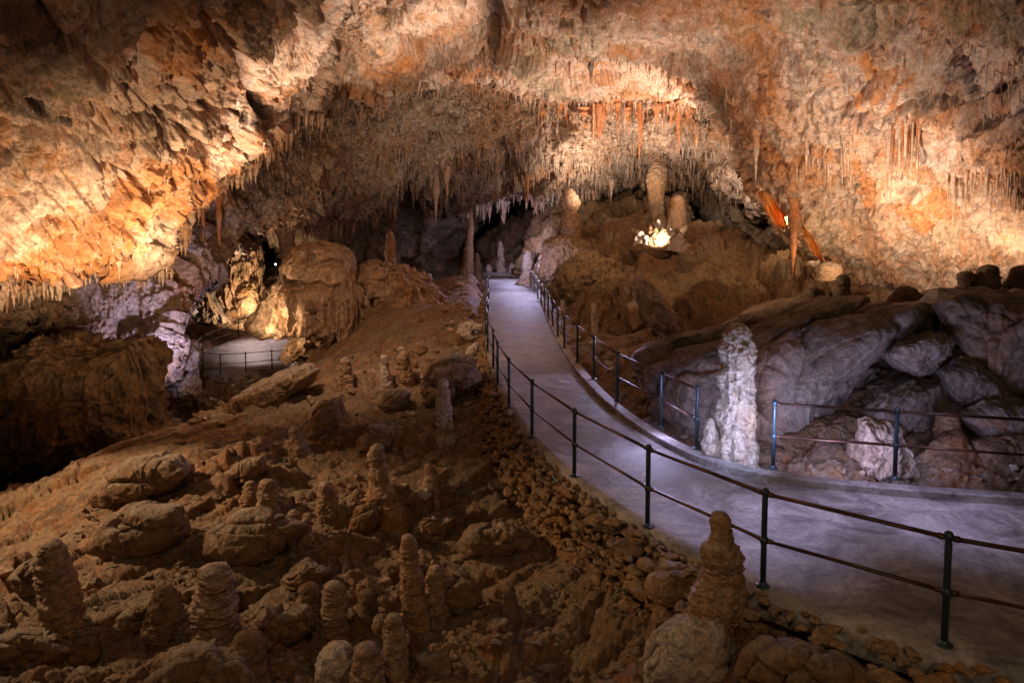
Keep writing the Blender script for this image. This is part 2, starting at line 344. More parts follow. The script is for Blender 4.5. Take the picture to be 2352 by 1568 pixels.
def dispC(V, px, py):
    left = 1 - smooth(640, 800, px + (py - 200) * .8)
    rough_z = smooth(700, 820, px) * (1 - smooth(1120, 1200, px))
    right = smooth(1560, 1700, px)
    r = 0.5 * fbm(V * .2, 3) + .16 * ridged(V * np.array([.45, .45, .6]), 4) * (1 + .9 * rough_z)
    r += .44 * facets(V * .32 + 5, 1.3) * (1 - .6 * right) + .12 * facets(V * .9 + 2, 1.2) * (1 - .75 * right)
    r += .16 * rough_z * ridged(V * .9 + 3, 4)
    r += .09 * fbm(V * 1.6, 4) * (1 + rough_z) + .055 * ridged(V * 3.1, 3) + .035 * ridged(V * 7, 2)
    f1, f2, _ = worley(V * np.array([.17, .17, .26]) + .12 * np.stack([perlin(V * .6), perlin(V * .6 + 5), perlin(V * .6 + 9)], 1) + 3)
    r -= .32 * np.exp(-(f2 - f1) * 30)
    bed = (V @ np.array([.25, .35, .9])) * 1.5 + 1.2 * perlin(V * .3 + 4); bed = bed - np.floor(bed); r += .16 * (bed - .5) * (1 - .3 * right) * smooth(-.2, .3, perlin(V * .22 + 60))
    drap = ridged(vstretch(V, 1.6, .22), 3)
    r += .14 * drap * (left * smooth(380, 560, py) + right * smooth(200, 480, py) + .4)
    pits = perlin(V * 3.1 + 40); r -= .2 * smooth(.34, .6, pits) * (1 - .6 * right)
    # deep crack in the centre ceiling, left diagonal creases
    r -= 1.5 * np.exp(-((px - 1130 - 12 * perlin(np.stack([py / 60, py * 0, py * 0], 1))) / 26) ** 2) * (1 - smooth(90, 150, py))
    def crease(pts, wdt, dep):
        w = fbm(np.stack([px / 50, py / 50, px * 0 + 3], 1), 3) * 9
        return -dep * np.exp(-(segdist(px + w, py - w, pts, False) / wdt) ** 2)
    r += crease([(60, -20), (170, 110), (260, 190), (420, 300), (480, 350)], 9, .5)
    r += crease([(0, 190), (130, 250), (260, 295), (340, 290), (430, 245), (560, 270)], 6, .55)
    r += crease([(0, 300), (150, 330), (240, 370), (330, 420)], 7, .5)
    r += crease([(480, 40), (560, 150), (600, 250)], 16, .7) + crease([(735, 0), (745, 90), (715, 190)], 12, .6)
    r += crease([(1290, 0), (1400, 80), (1600, 130)], 5, .25) + crease([(1950, 240), (2120, 270), (2360, 215)], 12, .7)
    r += crease([(2040, 250), (2110, 220), (2200, 290)], 8, .4)
    # layered ledges on the right wall
    r += .16 * right * fbm(V * .5 + 8, 3); led = np.sin((V[:, 2] * 2.2 + fbm(V * .5, 2) * 1.6) * 2.1); r += .10 * right * smooth(.2, .9, led) * (1 - smooth(430, 520, py))
    return r
blC = [(180, 560, 200, 70, -18, .9, 0), (330, 470, 180, 60, -30, 1, 0), (400, 390, 110, 60, 20, .9, 0), (60, 640, 120, 45, -15, .9, 0), (420, 130, 110, 90, 60, .85, 0), (240, 250, 160, 50, 35, .5, 0), (100, 380, 150, 60, 10, .5, 0),
       (60, 60, 160, 70, 40, .9, 1), (60, 240, 120, 50, 20, 1, 1), (30, 360, 90, 45, 10, .8, 1), (560, 20, 70, 130, -8, .95, 1), (600, 260, 60, 40, 60, .8, 1), (330, 60, 120, 40, 40, .6, 1), (470, 30, 50, 80, 0, .7, 1),
       (150, 195, 90, 25, 15, .9, 2), (330, 320, 80, 25, 30, .9, 2), (480, 420, 60, 25, -40, .5, 2), (840, 60, 80, 120, 10, .45, 1), (900, 150, 90, 60, -30, .6, 0), (1130, 50, 34, 120, 0, 1.2, 1), (1040, 150, 60, 50, 0, .5, 0), (760, 230, 60, 60, 0, .9, 1),  # dark blobs at the centre crack and left recess paint their shade
       (1220, 130, 60, 80, 0, .7, 2), (1330, 60, 150, 40, 0, .6, 2), (1270, 200, 120, 30, 5, .8, 2), (1450, 160, 60, 40, 0, .5, 2), (1840, 50, 60, 60, 0, .9, 2), (1700, 60, 120, 60, 0, .5, 2), (1980, 40, 160, 60, 10, .7, 2), (2250, 30, 160, 60, 0, .85, 2), (2300, 90, 100, 60, 10, .8, 2),
       (1900, 130, 80, 40, -30, .6, 2), (1860, 190, 60, 35, -30, .8, 2), (2030, 160, 45, 40, 30, 1, 0), (2040, 210, 60, 22, -20, 1, 0), (1870, 350, 70, 60, 0, .8, 0), (1970, 400, 40, 60, 0, .6, 0), (2010, 440, 60, 42, 20, 1, 0), (2150, 470, 120, 40, 5, .95, 0), (2180, 520, 90, 50, 0, .6, 2),
       (2300, 400, 120, 60, 0, .4, 0), (1700, 480, 60, 80, 20, .5, 1), (1650, 240, 50, 40, 0, .8, 2), (1630, 210, 40, 50, 0, .5, 1), (2250, 235, 150, 26, -8, .9, 1), (2120, 245, 60, 40, -20, .8, 1), (1850, 530, 80, 60, 0, .6, 2), (1950, 620, 120, 40, 0, .5, 0), (2260, 580, 100, 50, 0, .35, 0), (1660, 330, 30, 60, -30, .6, 1)]  # dark blobs by the diagonal edge put its shadow into the colour
C1 = Patch('cave_ceiling', ctrlC, lipL, M_ceil, dispC, step=2.3, lip=30, curl=2.5, ragged=9, skirt=4, blobs=blC, seed=1, label='pale and rust stained cave ceiling slab')

# ------------------------------------------------------------------ inner ceiling band and left wall
polyM = [(-500, 500), (300, 200), (700, 0), (1800, 0), (1800, 420), (1760, 480), (1700, 420), (1640, 400), (1605, 455), (1560, 440), (1500, 436), (1470, 425), (1400, 440), (1340, 405), (1290, 440), (1225, 470), (1180, 440), (1150, 470), (1100, 460), (1060, 490), (1020, 450), (985, 480),
         (940, 400), (880, 470), (800, 490), (730, 500), (690, 515), (640, 525), (600, 545), (560, 572), (512, 602), (480, 628), (456, 655), (430, 700), (412, 745), (398, 790), (400, 880), (330, 830), (322, 795), (270, 800), (215, 830), (170, 760), (60, 730), (-60, 760), (-500, 820)]
ctrlM = [(-500, 700, 18), (0, 730, 24), (0, 500, 22), (200, 640, 26.5), (300, 700, 27.5), (330, 800, 27), (400, 800, 27), (420, 620, 29), (500, 600, 32), (480, 500, 31), (600, 450, 34), (640, 520, 38), (700, 380, 36), (800, 300, 38), (800, 470, 45), (900, 400, 44), (1000, 220, 41), (1000, 400, 47),
         (1130, 300, 44), (1200, 240, 45), (1200, 420, 50), (1300, 330, 47), (1400, 250, 47), (1400, 420, 58), (1550, 350, 48), (1600, 250, 46), (1600, 440, 60), (1510, 400, 60), (1740, 300, 42), (1740, 440, 44), (1800, 0, 40), (1200, 0, 40), (700, 0, 32), (300, 200, 26)]
def dispM(V, px, py):
    cur = smooth(1180, 1240, px) * smooth(225, 240, py) * (1 - smooth(300, 350, py))
    r = .7 * fbm(V * .16, 3) + .3 * ridged(V * np.array([.3, .3, .4]), 4) + .4 * facets(V * .25 + 3, .8) + .15 * fbm(V * 1.0, 4) + .10 * ridged(V * 2.4, 3) + .06 * ridged(V * 5, 2)
    r += ridged(vstretch(V, .9, .12), 4) * (.28 + .35 * cur) + .12 * ridged(vstretch(V, 2.6, .3), 2)
    r -= .6 * smooth(.35, .6, perlin(V * .9 + 7))
    w = fbm(np.stack([px / 50, py / 50, px * 0 + 3], 1), 3) * 9
    r -= 1.8 * np.exp(-(segdist(px + w, py, [(1158, 330), (1165, 360), (1160, 420)], False) / 14) ** 2)
    r -= 1.2 * np.exp(-(segdist(px + w, py - w, [(480, 400), (560, 440), (760, 330)], False) / 12) ** 2)
    return r
blM = [(1400, 270, 260, 40, 3, .6, 0), (1250, 280, 60, 50, 0, .4, 0), (1180, 420, 30, 60, 0, .5, 1), (1010, 380, 120, 40, -20, .45, 2), (880, 380, 120, 30, -30, .6, 2), (700, 330, 140, 50, -30, .7, 1), (620, 430, 120, 50, -30, .8, 1), (750, 230, 60, 50, 0, .9, 1), (560, 360, 60, 40, -30, .8, 1),  # dark blobs down the left diagonal are painted shade of the hollow
       (850, 260, 100, 40, -10, .7, 1), (950, 230, 70, 50, 0, .7, 1), (700, 420, 80, 25, -30, .6, 0), (460, 520, 60, 50, -40, .9, 1), (330, 620, 120, 30, -10, .5, 1), (200, 700, 60, 60, 0, .4, 1), (1060, 300, 80, 60, 0, .5, 1), (1080, 420, 60, 60, 0, .6, 1), (1640, 380, 80, 90, 20, .6, 0), (1690, 400, 50, 80, 0, .5, 1)]
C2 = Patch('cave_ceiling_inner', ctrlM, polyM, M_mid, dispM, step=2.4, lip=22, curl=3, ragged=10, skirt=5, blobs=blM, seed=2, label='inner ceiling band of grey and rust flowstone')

# ------------------------------------------------------------------ back wall
ctrlB = [(-500, 800, 28), (0, 800, 36), (200, 850, 38), (420, 700, 52), (440, 800, 56), (480, 760, 57), (520, 620, 57), (560, 700, 59), (640, 740, 60), (620, 640, 62), (660, 560, 58), (700, 500, 54), (800, 560, 56), (900, 600, 58), (1000, 520, 62), (1010, 620, 64), (1100, 600, 76), (1150, 500, 78), (1200, 450, 84), (1400, 430, 92), (1560, 430, 90), (1620, 400, 60),
         (1650, 480, 56), (1720, 420, 52), (1760, 500, 50), (1810, 560, 46), (1900, 650, 42), (2100, 700, 38), (800, 300, 52), (1200, 250, 62), (1700, 250, 56), (-500, 300, 40), (2300, 500, 36)]
def dispB(V, px, py):
    r = 1.0 * fbm(V * .12, 3) + .8 * ridged(V * .22, 4) + .6 * facets(V * .2 + 9) + .3 * fbm(V * .8, 4) + .45 * ridged(vstretch(V, .6, .1), 3)
    r -= .9 * smooth(.3, .55, perlin(V * .45 + 7)); return r
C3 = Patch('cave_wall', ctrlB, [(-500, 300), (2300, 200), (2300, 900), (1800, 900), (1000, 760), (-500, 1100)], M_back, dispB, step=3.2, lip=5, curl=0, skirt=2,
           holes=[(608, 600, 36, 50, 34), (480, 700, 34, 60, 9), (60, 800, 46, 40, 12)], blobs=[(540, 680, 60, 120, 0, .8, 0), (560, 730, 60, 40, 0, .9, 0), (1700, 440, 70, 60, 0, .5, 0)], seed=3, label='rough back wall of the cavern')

# ------------------------------------------------------------------ FLOOR heightfield
Lp = [(1090, 628), (1112, 640), (1116, 680), (1112, 720), (1112, 770), (1122, 830), (1148, 900), (1200, 985), (1300, 1088), (1460, 1195), (1600, 1280), (1745, 1352), (1920, 1425), (2150, 1492), (2400, 1565), (2800, 1660)]
Rp = [(1100, 618), (1200, 620), (1232, 640), (1246, 680), (1268, 735), (1300, 795), (1345, 862), (1410, 930), (1505, 1000), (1600, 1050), (1690, 1086), (1790, 1104), (2055, 1128), (2400, 1152), (2900, 1180)]
def res(poly, n):
    p = np.array(poly, float); d = np.concatenate([[0], np.cumsum(np.linalg.norm(np.diff(p, axis=0), axis=1))]); t = np.linspace(0, d[-1], n)
    q = np.stack([np.interp(t, d, p[:, k]) for k in range(p.shape[1])], 1); return q
def smoothline(p, it=6):
    for _ in range(it): p[1:-1] = p[1:-1] * .5 + (p[:-2] + p[2:]) * .25
    return p
LW = smoothline(res([G(*a, 0)[:2] for a in Lp], 220), 10); RW = smoothline(res([G(*a, 0)[:2] for a in Rp], 220), 10)
pathpoly = [tuple(a) for a in LW] + [tuple(a) for a in RW[::-1]]
ZL = -3.75
lowpx = [(448, 838), (452, 822), (476, 804), (523, 786), (567, 769), (640, 752), (800, 742), (800, 850), (680, 846), (627, 849), (565, 856), (507, 859), (472, 856)]
LOW = smoothline(res([G(*a, ZL)[:2] for a in lowpx + lowpx[:1]], 140), 3); lowpoly = [tuple(a) for a in LOW[:-1]]
fc = [(0, 1568, -1.35), (500, 1568, -1.3), (1000, 1568, -1.4), (1500, 1568, -.95), (2000, 1568, -.35), (2352, 1600, -.22), (1800, 1500, -.45), (0, 1400, -1.55), (500, 1400, -1.35), (1000, 1350, -1.4), (1300, 1400, -1.3), (1600, 1450, -.7), (1700, 1410, -.42),
      (1300, 1200, -1.15), (1150, 1100, -1.0), (1000, 1200, -1.25), (700, 1200, -1.1), (300, 1200, -1.3), (500, 1010, -1.1), (640, 930, -.8), (800, 1000, -.9), (900, 900, -.6), (1080, 1000, -.8), (1100, 880, -.55), (740, 880, -1.), (1000, 820, -.3), (1060, 760, -.1), (1080, 690, .1), (1500, 1270, -.6), (1400, 1160, -.7),
      (250, 1072, -1.35), (60, 1205, -1.75), (-150, 1330, -1.9), (130, 1130, -1.6), (385, 1025, -1.2),
      (400, 950, -5.2), (430, 900, -4.6), (560, 875, -4.2), (200, 1110, -5), (40, 1150, -5.2), (-200, 1200, -5.), (100, 1000, -4.8), (380, 830, -4), (560, 810, -4), (640, 770, -4), (450, 780, -3.9), (300, 870, -4.4), (0, 900, -4.), (-400, 900, -4), (680, 860, -3.0),
      (1450, 850, -.45), (1550, 950, -.35), (1900, 1090, -.3), (2352, 1110, -.25), (2800, 1150, -.2), (1400, 780, -.3), (1300, 710, -.1), (1650, 900, -.3), (2352, 980, .2), (1800, 920, .3), (1700, 800, .8),
      (1150, 610, -.1), (1000, 650, .3), (900, 700, .0), (830, 680, .5)]
fpts = []; fv = []
for a, b, z in fc:
    w = G(a, b, z); fpts.append((w[0] / 10, w[1] / 10)); fv.append(z)
for x, y, z in [(-40, 60, -2), (0, 75, 1.5), (-20, 62, 0), (30, 60, 3), (60, 80, 3), (-60, 40, -3), (40, 30, 2), (0, 2, -1.4), (-8, 2, -1.6), (8, 2, -.3), (14, 10, -.2), (20, 20, 1), (-3, 3, -1.4), (60, 20, 2), (-60, 100, 0), (60, 110, 3), (0, 110, 3), (-30, 12, -4.8)]:
    fpts.append((x / 10, y / 10)); fv.append(z)
FR = RBF(fpts, fv, reg=2e-3)
def floor_z(x, y):
    z = FR(np.stack([x, y], 1) / 10); z = np.clip(z, -7, 6)
    V = np.stack([x, y, z * 0], 1); k = np.clip(y / 12, .5, 2.5)
    pitw = 1 - smooth(-4, -2.5, z)
    n = .20 * fbm(V * .45, 3) + .09 * ridged(V * .7 + 3, 4) + .13 * facets(V * np.array([.8, 1.3, 1]) + 1, .8) + .055 * facets(V * 2.3 + 1, 1) + .035 * fbm(V * 3.3, 4) + .03 * np.clip(perlin(V * 7.5), -.1, 1)
    qa = np.stack([(x * .8 + y * .6) * .35, (-x * .6 + y * .8) * 1.3, z * 0], 1); sm = smooth(-.25, .35, perlin(V * .33 + 21)); n = n * (1 - .65 * sm) + .16 * facets(qa * .9 + 7, 1.2) + .05 * ridged(qa, 4) * (1 - .6 * sm) + .012 * ridged(V * 5, 3) + .05 * facets(V * 1.4 + 4, 1.4) * (1 - .6 * sm)
    n = n * (1 + .8 * pitw) + .02 * fbm(V * 14, 2)
    near = segdist(x, y, pathpoly); ins = inpoly(x, y, pathpoly)
    sd = np.where(ins, -near, near); w = smooth(.05, 1.0, sd)
    zz = z + n; zz = np.where(sd < 1.0, np.minimum(zz, -.28) * (1 - w) + zz * w, zz); zz = np.where(sd < .1, -.45, zz)
    n2 = segdist(x, y, lowpoly); i2 = inpoly(x, y, lowpoly); s2 = np.where(i2, -n2, n2)
    w2 = smooth(.2, 2.0, s2); zz = np.where(s2 < 2.0, np.minimum(zz, ZL - .35) * (1 - w2) + zz * w2, zz); zz = np.where(s2 < .2, ZL - .5, zz)
    return zz
aa = np.linspace(-1.25, 1.25, 860); yy = np.exp(np.linspace(math.log(2.2), math.log(105), 1050))
A_, Y_ = np.meshgrid(aa, yy); X_ = A_ * (Y_ + 1.0); fx, fy = X_.ravel(), Y_.ravel(); fz = floor_z(fx, fy)
h, w = A_.shape; I = np.arange(h * w).reshape(h, w)
Q = np.stack([I[:-1, :-1].ravel(), I[:-1, 1:].ravel(), I[1:, 1:].ravel(), I[1:, :-1].ravel()], 1)
st = np.zeros((len(fx), 3), np.float32); V_ = np.stack([fx, fy, fz], 1)
up = np.gradient(fz.reshape(h, w), axis=0).ravel()
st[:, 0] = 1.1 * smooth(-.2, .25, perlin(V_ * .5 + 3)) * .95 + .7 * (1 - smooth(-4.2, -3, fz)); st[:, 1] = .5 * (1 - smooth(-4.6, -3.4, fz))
tag(mk('ground', V_, Q, M_floor, attr=np.clip(st, 0, 1)), 'brown clay and rubble floor of the cave', kind='structure')
def fhit(px, py):
    """where the line of sight through a pixel meets the floor"""
    x, y, z = ray(px, py); D = np.exp(np.linspace(math.log(3.), math.log(90), 900)); t = D / y
    X, Z = x * t, CAMZ + z * t; fzv = floor_z(X, D); k = np.argmax(Z < fzv)
    if not (Z < fzv).any(): k = 700
    return np.array([X[k], D[k], fzv[k]])

# ------------------------------------------------------------------ PATHS
def slab(name, Lq, Rq, z, thick, mat, label, cross=16):
    n = len(Lq); t = np.linspace(0, 1, cross)
    top = Lq[:, None] * (1 - t)[None, :, None] + Rq[:, None] * t[None, :, None]
    V = np.concatenate([top, np.full((n, cross, 1), z)], 2)
    V[:, :, 2] += .012 * fbm(V.reshape(-1, 3) * .8, 2).reshape(n, cross)
    lo1 = V[:, :1].copy(); lo1[:, :, 2] -= thick; lo2 = V[:, -1:].copy(); lo2[:, :, 2] -= thick
    V = np.concatenate([lo1, V, lo2], 1); w = V.shape[1]; I = np.arange(n * w).reshape(n, w)
    Q = np.stack([I[:-1, :-1].ravel(), I[:-1, 1:].ravel(), I[1:, 1:].ravel(), I[1:, :-1].ravel()], 1)
    o = mk(name, V.reshape(-1, 3), Q, mat); return tag(o, label, kind='structure')
slab('path', LW, RW, 0, .3, M_conc, 'curving grey concrete footpath between the railings')
def ribbon(name, line, wid, z0, z1, mat, label, side=1):
    t = np.gradient(line, axis=0); t /= np.linalg.norm(t, axis=1)[:, None]; nrm = np.stack([t[:, 1], -t[:, 0]], 1) * side
    a, b = line, line + nrm * wid; n = len(line)
    V = np.stack([np.c_[a, np.full(n, z0)], np.c_[a + nrm * .004, np.full(n, z1 - .01)], np.c_[a + nrm * .014, np.full(n, z1)], np.c_[b - nrm * .014, np.full(n, z1)], np.c_[b, np.full(n, z1 - .01)], np.c_[b, np.full(n, z0)]], 1)
    I = np.arange(n * 6).reshape(n, 6); Q = np.stack([I[:-1, :-1].ravel(), I[:-1, 1:].ravel(), I[1:, 1:].ravel(), I[1:, :-1].ravel()], 1)
    return tag(mk(name, V.reshape(-1, 3), Q, mat, smooth_=False), label, kind='structure')
M_kerb = M_conc
kr = RW[:]; ribbon('kerb', RW - 0.0, .22, -.3, .11, M_kerb, 'low concrete kerb along the far side of the path', 1 if True else -1)
# lower loop path: fan
c0 = LOW[:-1].mean(0); ring = [c0 + (LOW[:-1] - c0) * k for k in (0.02, .35, .7, 1.0)]
V = np.concatenate([np.c_[r, np.full(len(r), ZL)] for r in ring] + [np.c_[ring[-1], np.full(len(c0) and len(ring[-1]), ZL - .45)]]); n = len(ring[0]); Q = []
for k in range(4):
    for i in range(n): Q.append((k * n + i, k * n + (i + 1) % n, (k + 1) * n + (i + 1) % n, (k + 1) * n + i))
tag(mk('path_lower', V, np.array(Q), M_conc), 'lower viewing loop of the footpath in front of the arch', kind='structure')

# ------------------------------------------------------------------ tubes, railings
def tube(pts, r, seg=10, cap=True):
    pts = np.array(pts, float); n = len(pts); rr = np.broadcast_to(r, (n,)); t = np.gradient(pts, axis=0); t /= np.linalg.norm(t, axis=1)[:, None] + 1e-9
    up = np.array([0, 0, 1.]) if abs(t[0, 2]) < .9 else np.array([1., 0, 0])
    a = np.cross(t, up); a /= np.linalg.norm(a, axis=1)[:, None]; b = np.cross(a, t)
    th = np.linspace(0, 2 * math.pi, seg, endpoint=False)
    V = pts[:, None] + (a[:, None] * np.cos(th)[None, :, None] + b[:, None] * np.sin(th)[None, :, None]) * rr[:, None, None]
    I = np.arange(n * seg).reshape(n, seg); J = np.roll(I, -1, 1)
    Q = np.stack([I[:-1].ravel(), J[:-1].ravel(), J[1:].ravel(), I[1:].ravel()], 1); V = V.reshape(-1, 3)
    if cap:
        k = len(V); V = np.concatenate([V, pts[:1], pts[-1:]])
        T = np.concatenate([np.stack([J[0], I[0], np.full(seg, k)], 1), np.stack([I[-1], J[-1], np.full(seg, k + 1)], 1)])
        return V, [Q, T]
    return V, [Q]
def join(parts):
    Vs, Qs, Ts, k = [], [], [], 0
    for V, Fc in parts:
        for f in (Fc if isinstance(Fc, list) else [Fc]):
            f = np.asarray(f); (Qs if f.shape[1] == 4 else Ts).append(f + k)
        Vs.append(V); k += len(V)
    out = []
    if Qs: out.append(np.concatenate(Qs))
    if Ts: out.append(np.concatenate(Ts))
    return np.concatenate(Vs), out
def lathe(pr, seg=16):     # (r,z) list
    return tube([(0, 0, z) for r, z in pr], [r for r, z in pr], seg)
pv, pf = lathe([(.030, .012), (.030, .94), (.026, .962), (.034, .966), (.040, .985), (.041, 1.005), (.034, 1.026), (.018, 1.038), (.003, 1.042)], 14)
cv, cf = lathe([(.031, -.035), (.041, -.03), (.043, 0), (.041, .03), (.031, .035)], 14)
fv_, ff = lathe([(.072, 0.0), (.074, .010), (.066, .016), (.038, .020), (.036, .045), (.030, .050)], 16)
def railing(label, bases, z=0., group=None, heights=(.978, .49), endL=None, mat_r=M_rail):
    bases = [np.array([b[0], b[1], z]) for b in bases]; root = empty('railing', bases[0], label, 'railing', group); o0 = bases[0]
    pm = None
    for b in bases:
        if pm is None:
            p = mk('post', pv, pf, M_post, parent=root); pm = p.data
            f = mk('base_flange', fv_, ff, M_post, parent=p); c = mk('collar', cv, cf, M_post, parent=p); c.location.z = heights[1]; fm, cm = f.data, c.data
        else:
            p = bpy.data.objects.new('post', pm); COL.objects.link(p); p.parent = root
            f = bpy.data.objects.new('base_flange', fm); COL.objects.link(f); f.parent = p
            c = bpy.data.objects.new('collar', cm); COL.objects.link(c); c.parent = p; c.location.z = heights[1]
        p.location = tuple(b - o0)
    for nm, hz, rad in (('top_rail', heights[0], .021), ('middle_rail', heights[1], .019)):
        parts = []
        for a, b in zip(bases[:-1], bases[1:]):
            d = (b - a) / np.linalg.norm(b - a)
            parts.append(tube([a - o0 + [0, 0, hz] + d * .02, b - o0 + [0, 0, hz] - d * .02], rad, 10))
            for q, s in ((a, 1), (b, -1)):
                parts.append(tube([q - o0 + [0, 0, hz] + d * s * .03, q - o0 + [0, 0, hz] + d * s * .085], rad + .007, 10))
        V, Fc = join(parts); mk(nm, V, Fc, mat_r, parent=root)
    return root
Lpost = [(2168, 1480), (1752, 1345), (1487, 1208), (1319, 1093), (1222, 1003), (1169, 935), (1143, 883), (1133, 845), (1120, 808), (1116, 768), (1119, 738), (1122, 712), (1123, 690), (1122, 672), (1117, 655), (1108, 641)]
lb = [G(a, b, 0)[:2] for a, b in Lpost]; ext = lb[0] + (lb[0] - lb[1]) * 1.15 + np.array([.12, .35]); lb = [ext] + lb
railing('dark steel railing with brown handrail curving along the near side of the path', lb, 0.0)
Rpost = [(1599, 1045), (1517, 995), (1418, 932), (1364, 881), (1326, 840), (1296, 806), (1281, 780), (1269, 756), (1259, 738), (1251, 721), (1243, 706), (1235, 691), (1228, 677), (1219, 663)]
railing('dark steel railing running up the far side of the path beside the tall stalagmite', [G(a, b, 0)[:2] for a, b in Rpost], .112)
nb = [G(1775, 1092, 0)[:2], G(2054, 1117, 0)[:2]]; nb.append(nb[1] + (nb[1] - nb[0]) * 1.1); nb.append(nb[2] + (nb[1] - nb[0]) * 1.1)
railing('short dark steel railing with rusty handrail in front of the grey boulders at right', nb, .112)
railing('dark railing around the near rim of the lower viewing loop', [G(a, b, ZL)[:2] for a, b in ((452, 832), (467, 853), (507, 857), (565, 854), (625, 848), (690, 844))], ZL)
railing('dark railing along the back of the lower viewing loop below the arch', [G(a, b, ZL)[:2] for a, b in ((452, 826), (466, 810), (491, 797), (523, 785), (548, 775), (570, 767), (600, 759))], ZL)

# ------------------------------------------------------------------ rocks
def ico(sub):
    import bmesh
    bm = bmesh.new(); bmesh.ops.create_icosphere(bm, subdivisions=sub, radius=1.0)
    V = np.array([v.co[:] for v in bm.verts]); T = np.array([[v.index for v in f.verts] for f in bm.faces]); bm.free(); return V, T
ICO = {k: ico(k) for k in (1, 2, 3, 4, 5)}
def rockgeo(seed, sub=4, squash=(1, 1, .7), ang=.22, rough=.06):
    V, T = ICO[sub]; r0 = np.random.RandomState(seed); q = V + seed * 3.7
    n = 15; D = r0.normal(size=(n, 3)); D /= np.linalg.norm(D, axis=1)[:, None]; off = r0.uniform(.52, .86, n)
    s = np.ones(len(V))
    for k in range(n):
        dt = V @ D[k]; m = dt > .2; s[m] = np.minimum(s[m], off[k] / dt[m])
    s = 1 - (1 - s) * (ang / .22)
    r = V * (s * (1 + .09 * fbm(q * .9, 2) + rough * .7 * fbm(q * 3, 4) + .03 * ridged(q * 5, 2)) * 1.2)[:, None]
    return r * np.array(squash), T
def blob(name, poly, d, T, mat, label, cat, group=None, disp=None, fwd=False, nth=220, nph=120, box=.75, tilt=(0, 0), zbase=None, center=None, parent=None, tag_=True, blobs=(), amp=1., cx=0.):
    """a closed boulder whose outline in the photo is poly, standing at d metres, T metres thick (half)"""
    p = np.array(poly, float); c = np.array(center, float) if center is not None else np.array([(p[:, 0].min() + p[:, 0].max()) / 2, (p[:, 1].min() + p[:, 1].max()) / 2])
    th = np.linspace(0, 2 * math.pi, nth, endpoint=False); R = np.zeros(nth)
    for i in range(len(p)):
        a, b = p[i] - c, p[(i + 1) % len(p)] - c; e = b - a
        den = np.cos(th) * e[1] - np.sin(th) * e[0]; den = np.where(abs(den) < 1e-9, 1e-9, den)
        t = (a[0] * e[1] - a[1] * e[0]) / den; u = (a[0] * np.sin(th) - a[1] * np.cos(th)) / den
        ok = (t > 0) & (u >= -1e-6) & (u <= 1 + 1e-6); R = np.where(ok, np.maximum(R, t), R)
    for _ in range(3): R = R * .6 + (np.roll(R, 1) + np.roll(R, -1)) * .2
    ph = np.linspace(0, math.pi, nph)[1:-1]
    s, co = np.sin(ph) ** box, np.cos(ph); co = np.sign(co) * np.abs(co) ** .8
    PX = c[0] + R[None] * np.cos(th)[None] * s[:, None]; PY = c[1] + R[None] * np.sin(th)[None] * s[:, None]
    dd = d + tilt[0] * (PX - c[0]) / 100 + tilt[1] * (PY - c[1]) / 100 - T * co[:, None]
    px, py = PX.ravel(), PY.ravel()
    x, y, z = ray(px, py); base = P(px, py, np.full(len(px), float(d))); dirn = np.stack([x / y, np.ones_like(x), z / y], 1)
    V = P(px, py, dd.ravel())
    back = co[:, None].repeat(nth, 1).ravel() < 0
    V2 = base + (dd.ravel() - d)[:, None] * np.array([0, 1, 0]); V = np.where(back[:, None], V2, V)
    m, n = PX.shape
    pole1 = P(c[0], c[1], d - T); pole2 = P(c[0], c[1], d) + np.array([0, T, 0])
    V = np.concatenate([V, [pole1, pole2]]); px = np.append(px, [c[0]] * 2); py = np.append(py, [c[1]] * 2)
    Vc = V.mean(0); nr = V - Vc; nr /= np.linalg.norm(nr, axis=1)[:, None]
    if fwd: nr = nr * np.array([.5, 2.2, .35]); nr /= np.linalg.norm(nr, axis=1)[:, None]
    k = (disp(V, px, py) if disp else (.16 * facets(V * .6 + 4) + .12 * ridged(V * .9, 4) + .05 * fbm(V * 3, 3))) * amp
    V = V + nr * k[:, None]
    I = np.arange(m * n).reshape(m, n); J = np.roll(I, -1, 1)
    Q = np.stack([I[:-1].ravel(), I[1:].ravel(), J[1:].ravel(), J[:-1].ravel()], 1)
    T3 = np.concatenate([np.stack([J[0], np.full(n, m * n), I[0]], 1), np.stack([I[-1], np.full(n, m * n + 1), J[-1]], 1)])
    o = mk(name, V, [Q, T3], mat, attr=px_stain_shade(px, py, blobs, 5) if len(blobs) else None, parent=parent, loc=None if parent else (Vc[0], Vc[1], V[:, 2].min()))
    if tag_: tag(o, label, cat, group)
    return o
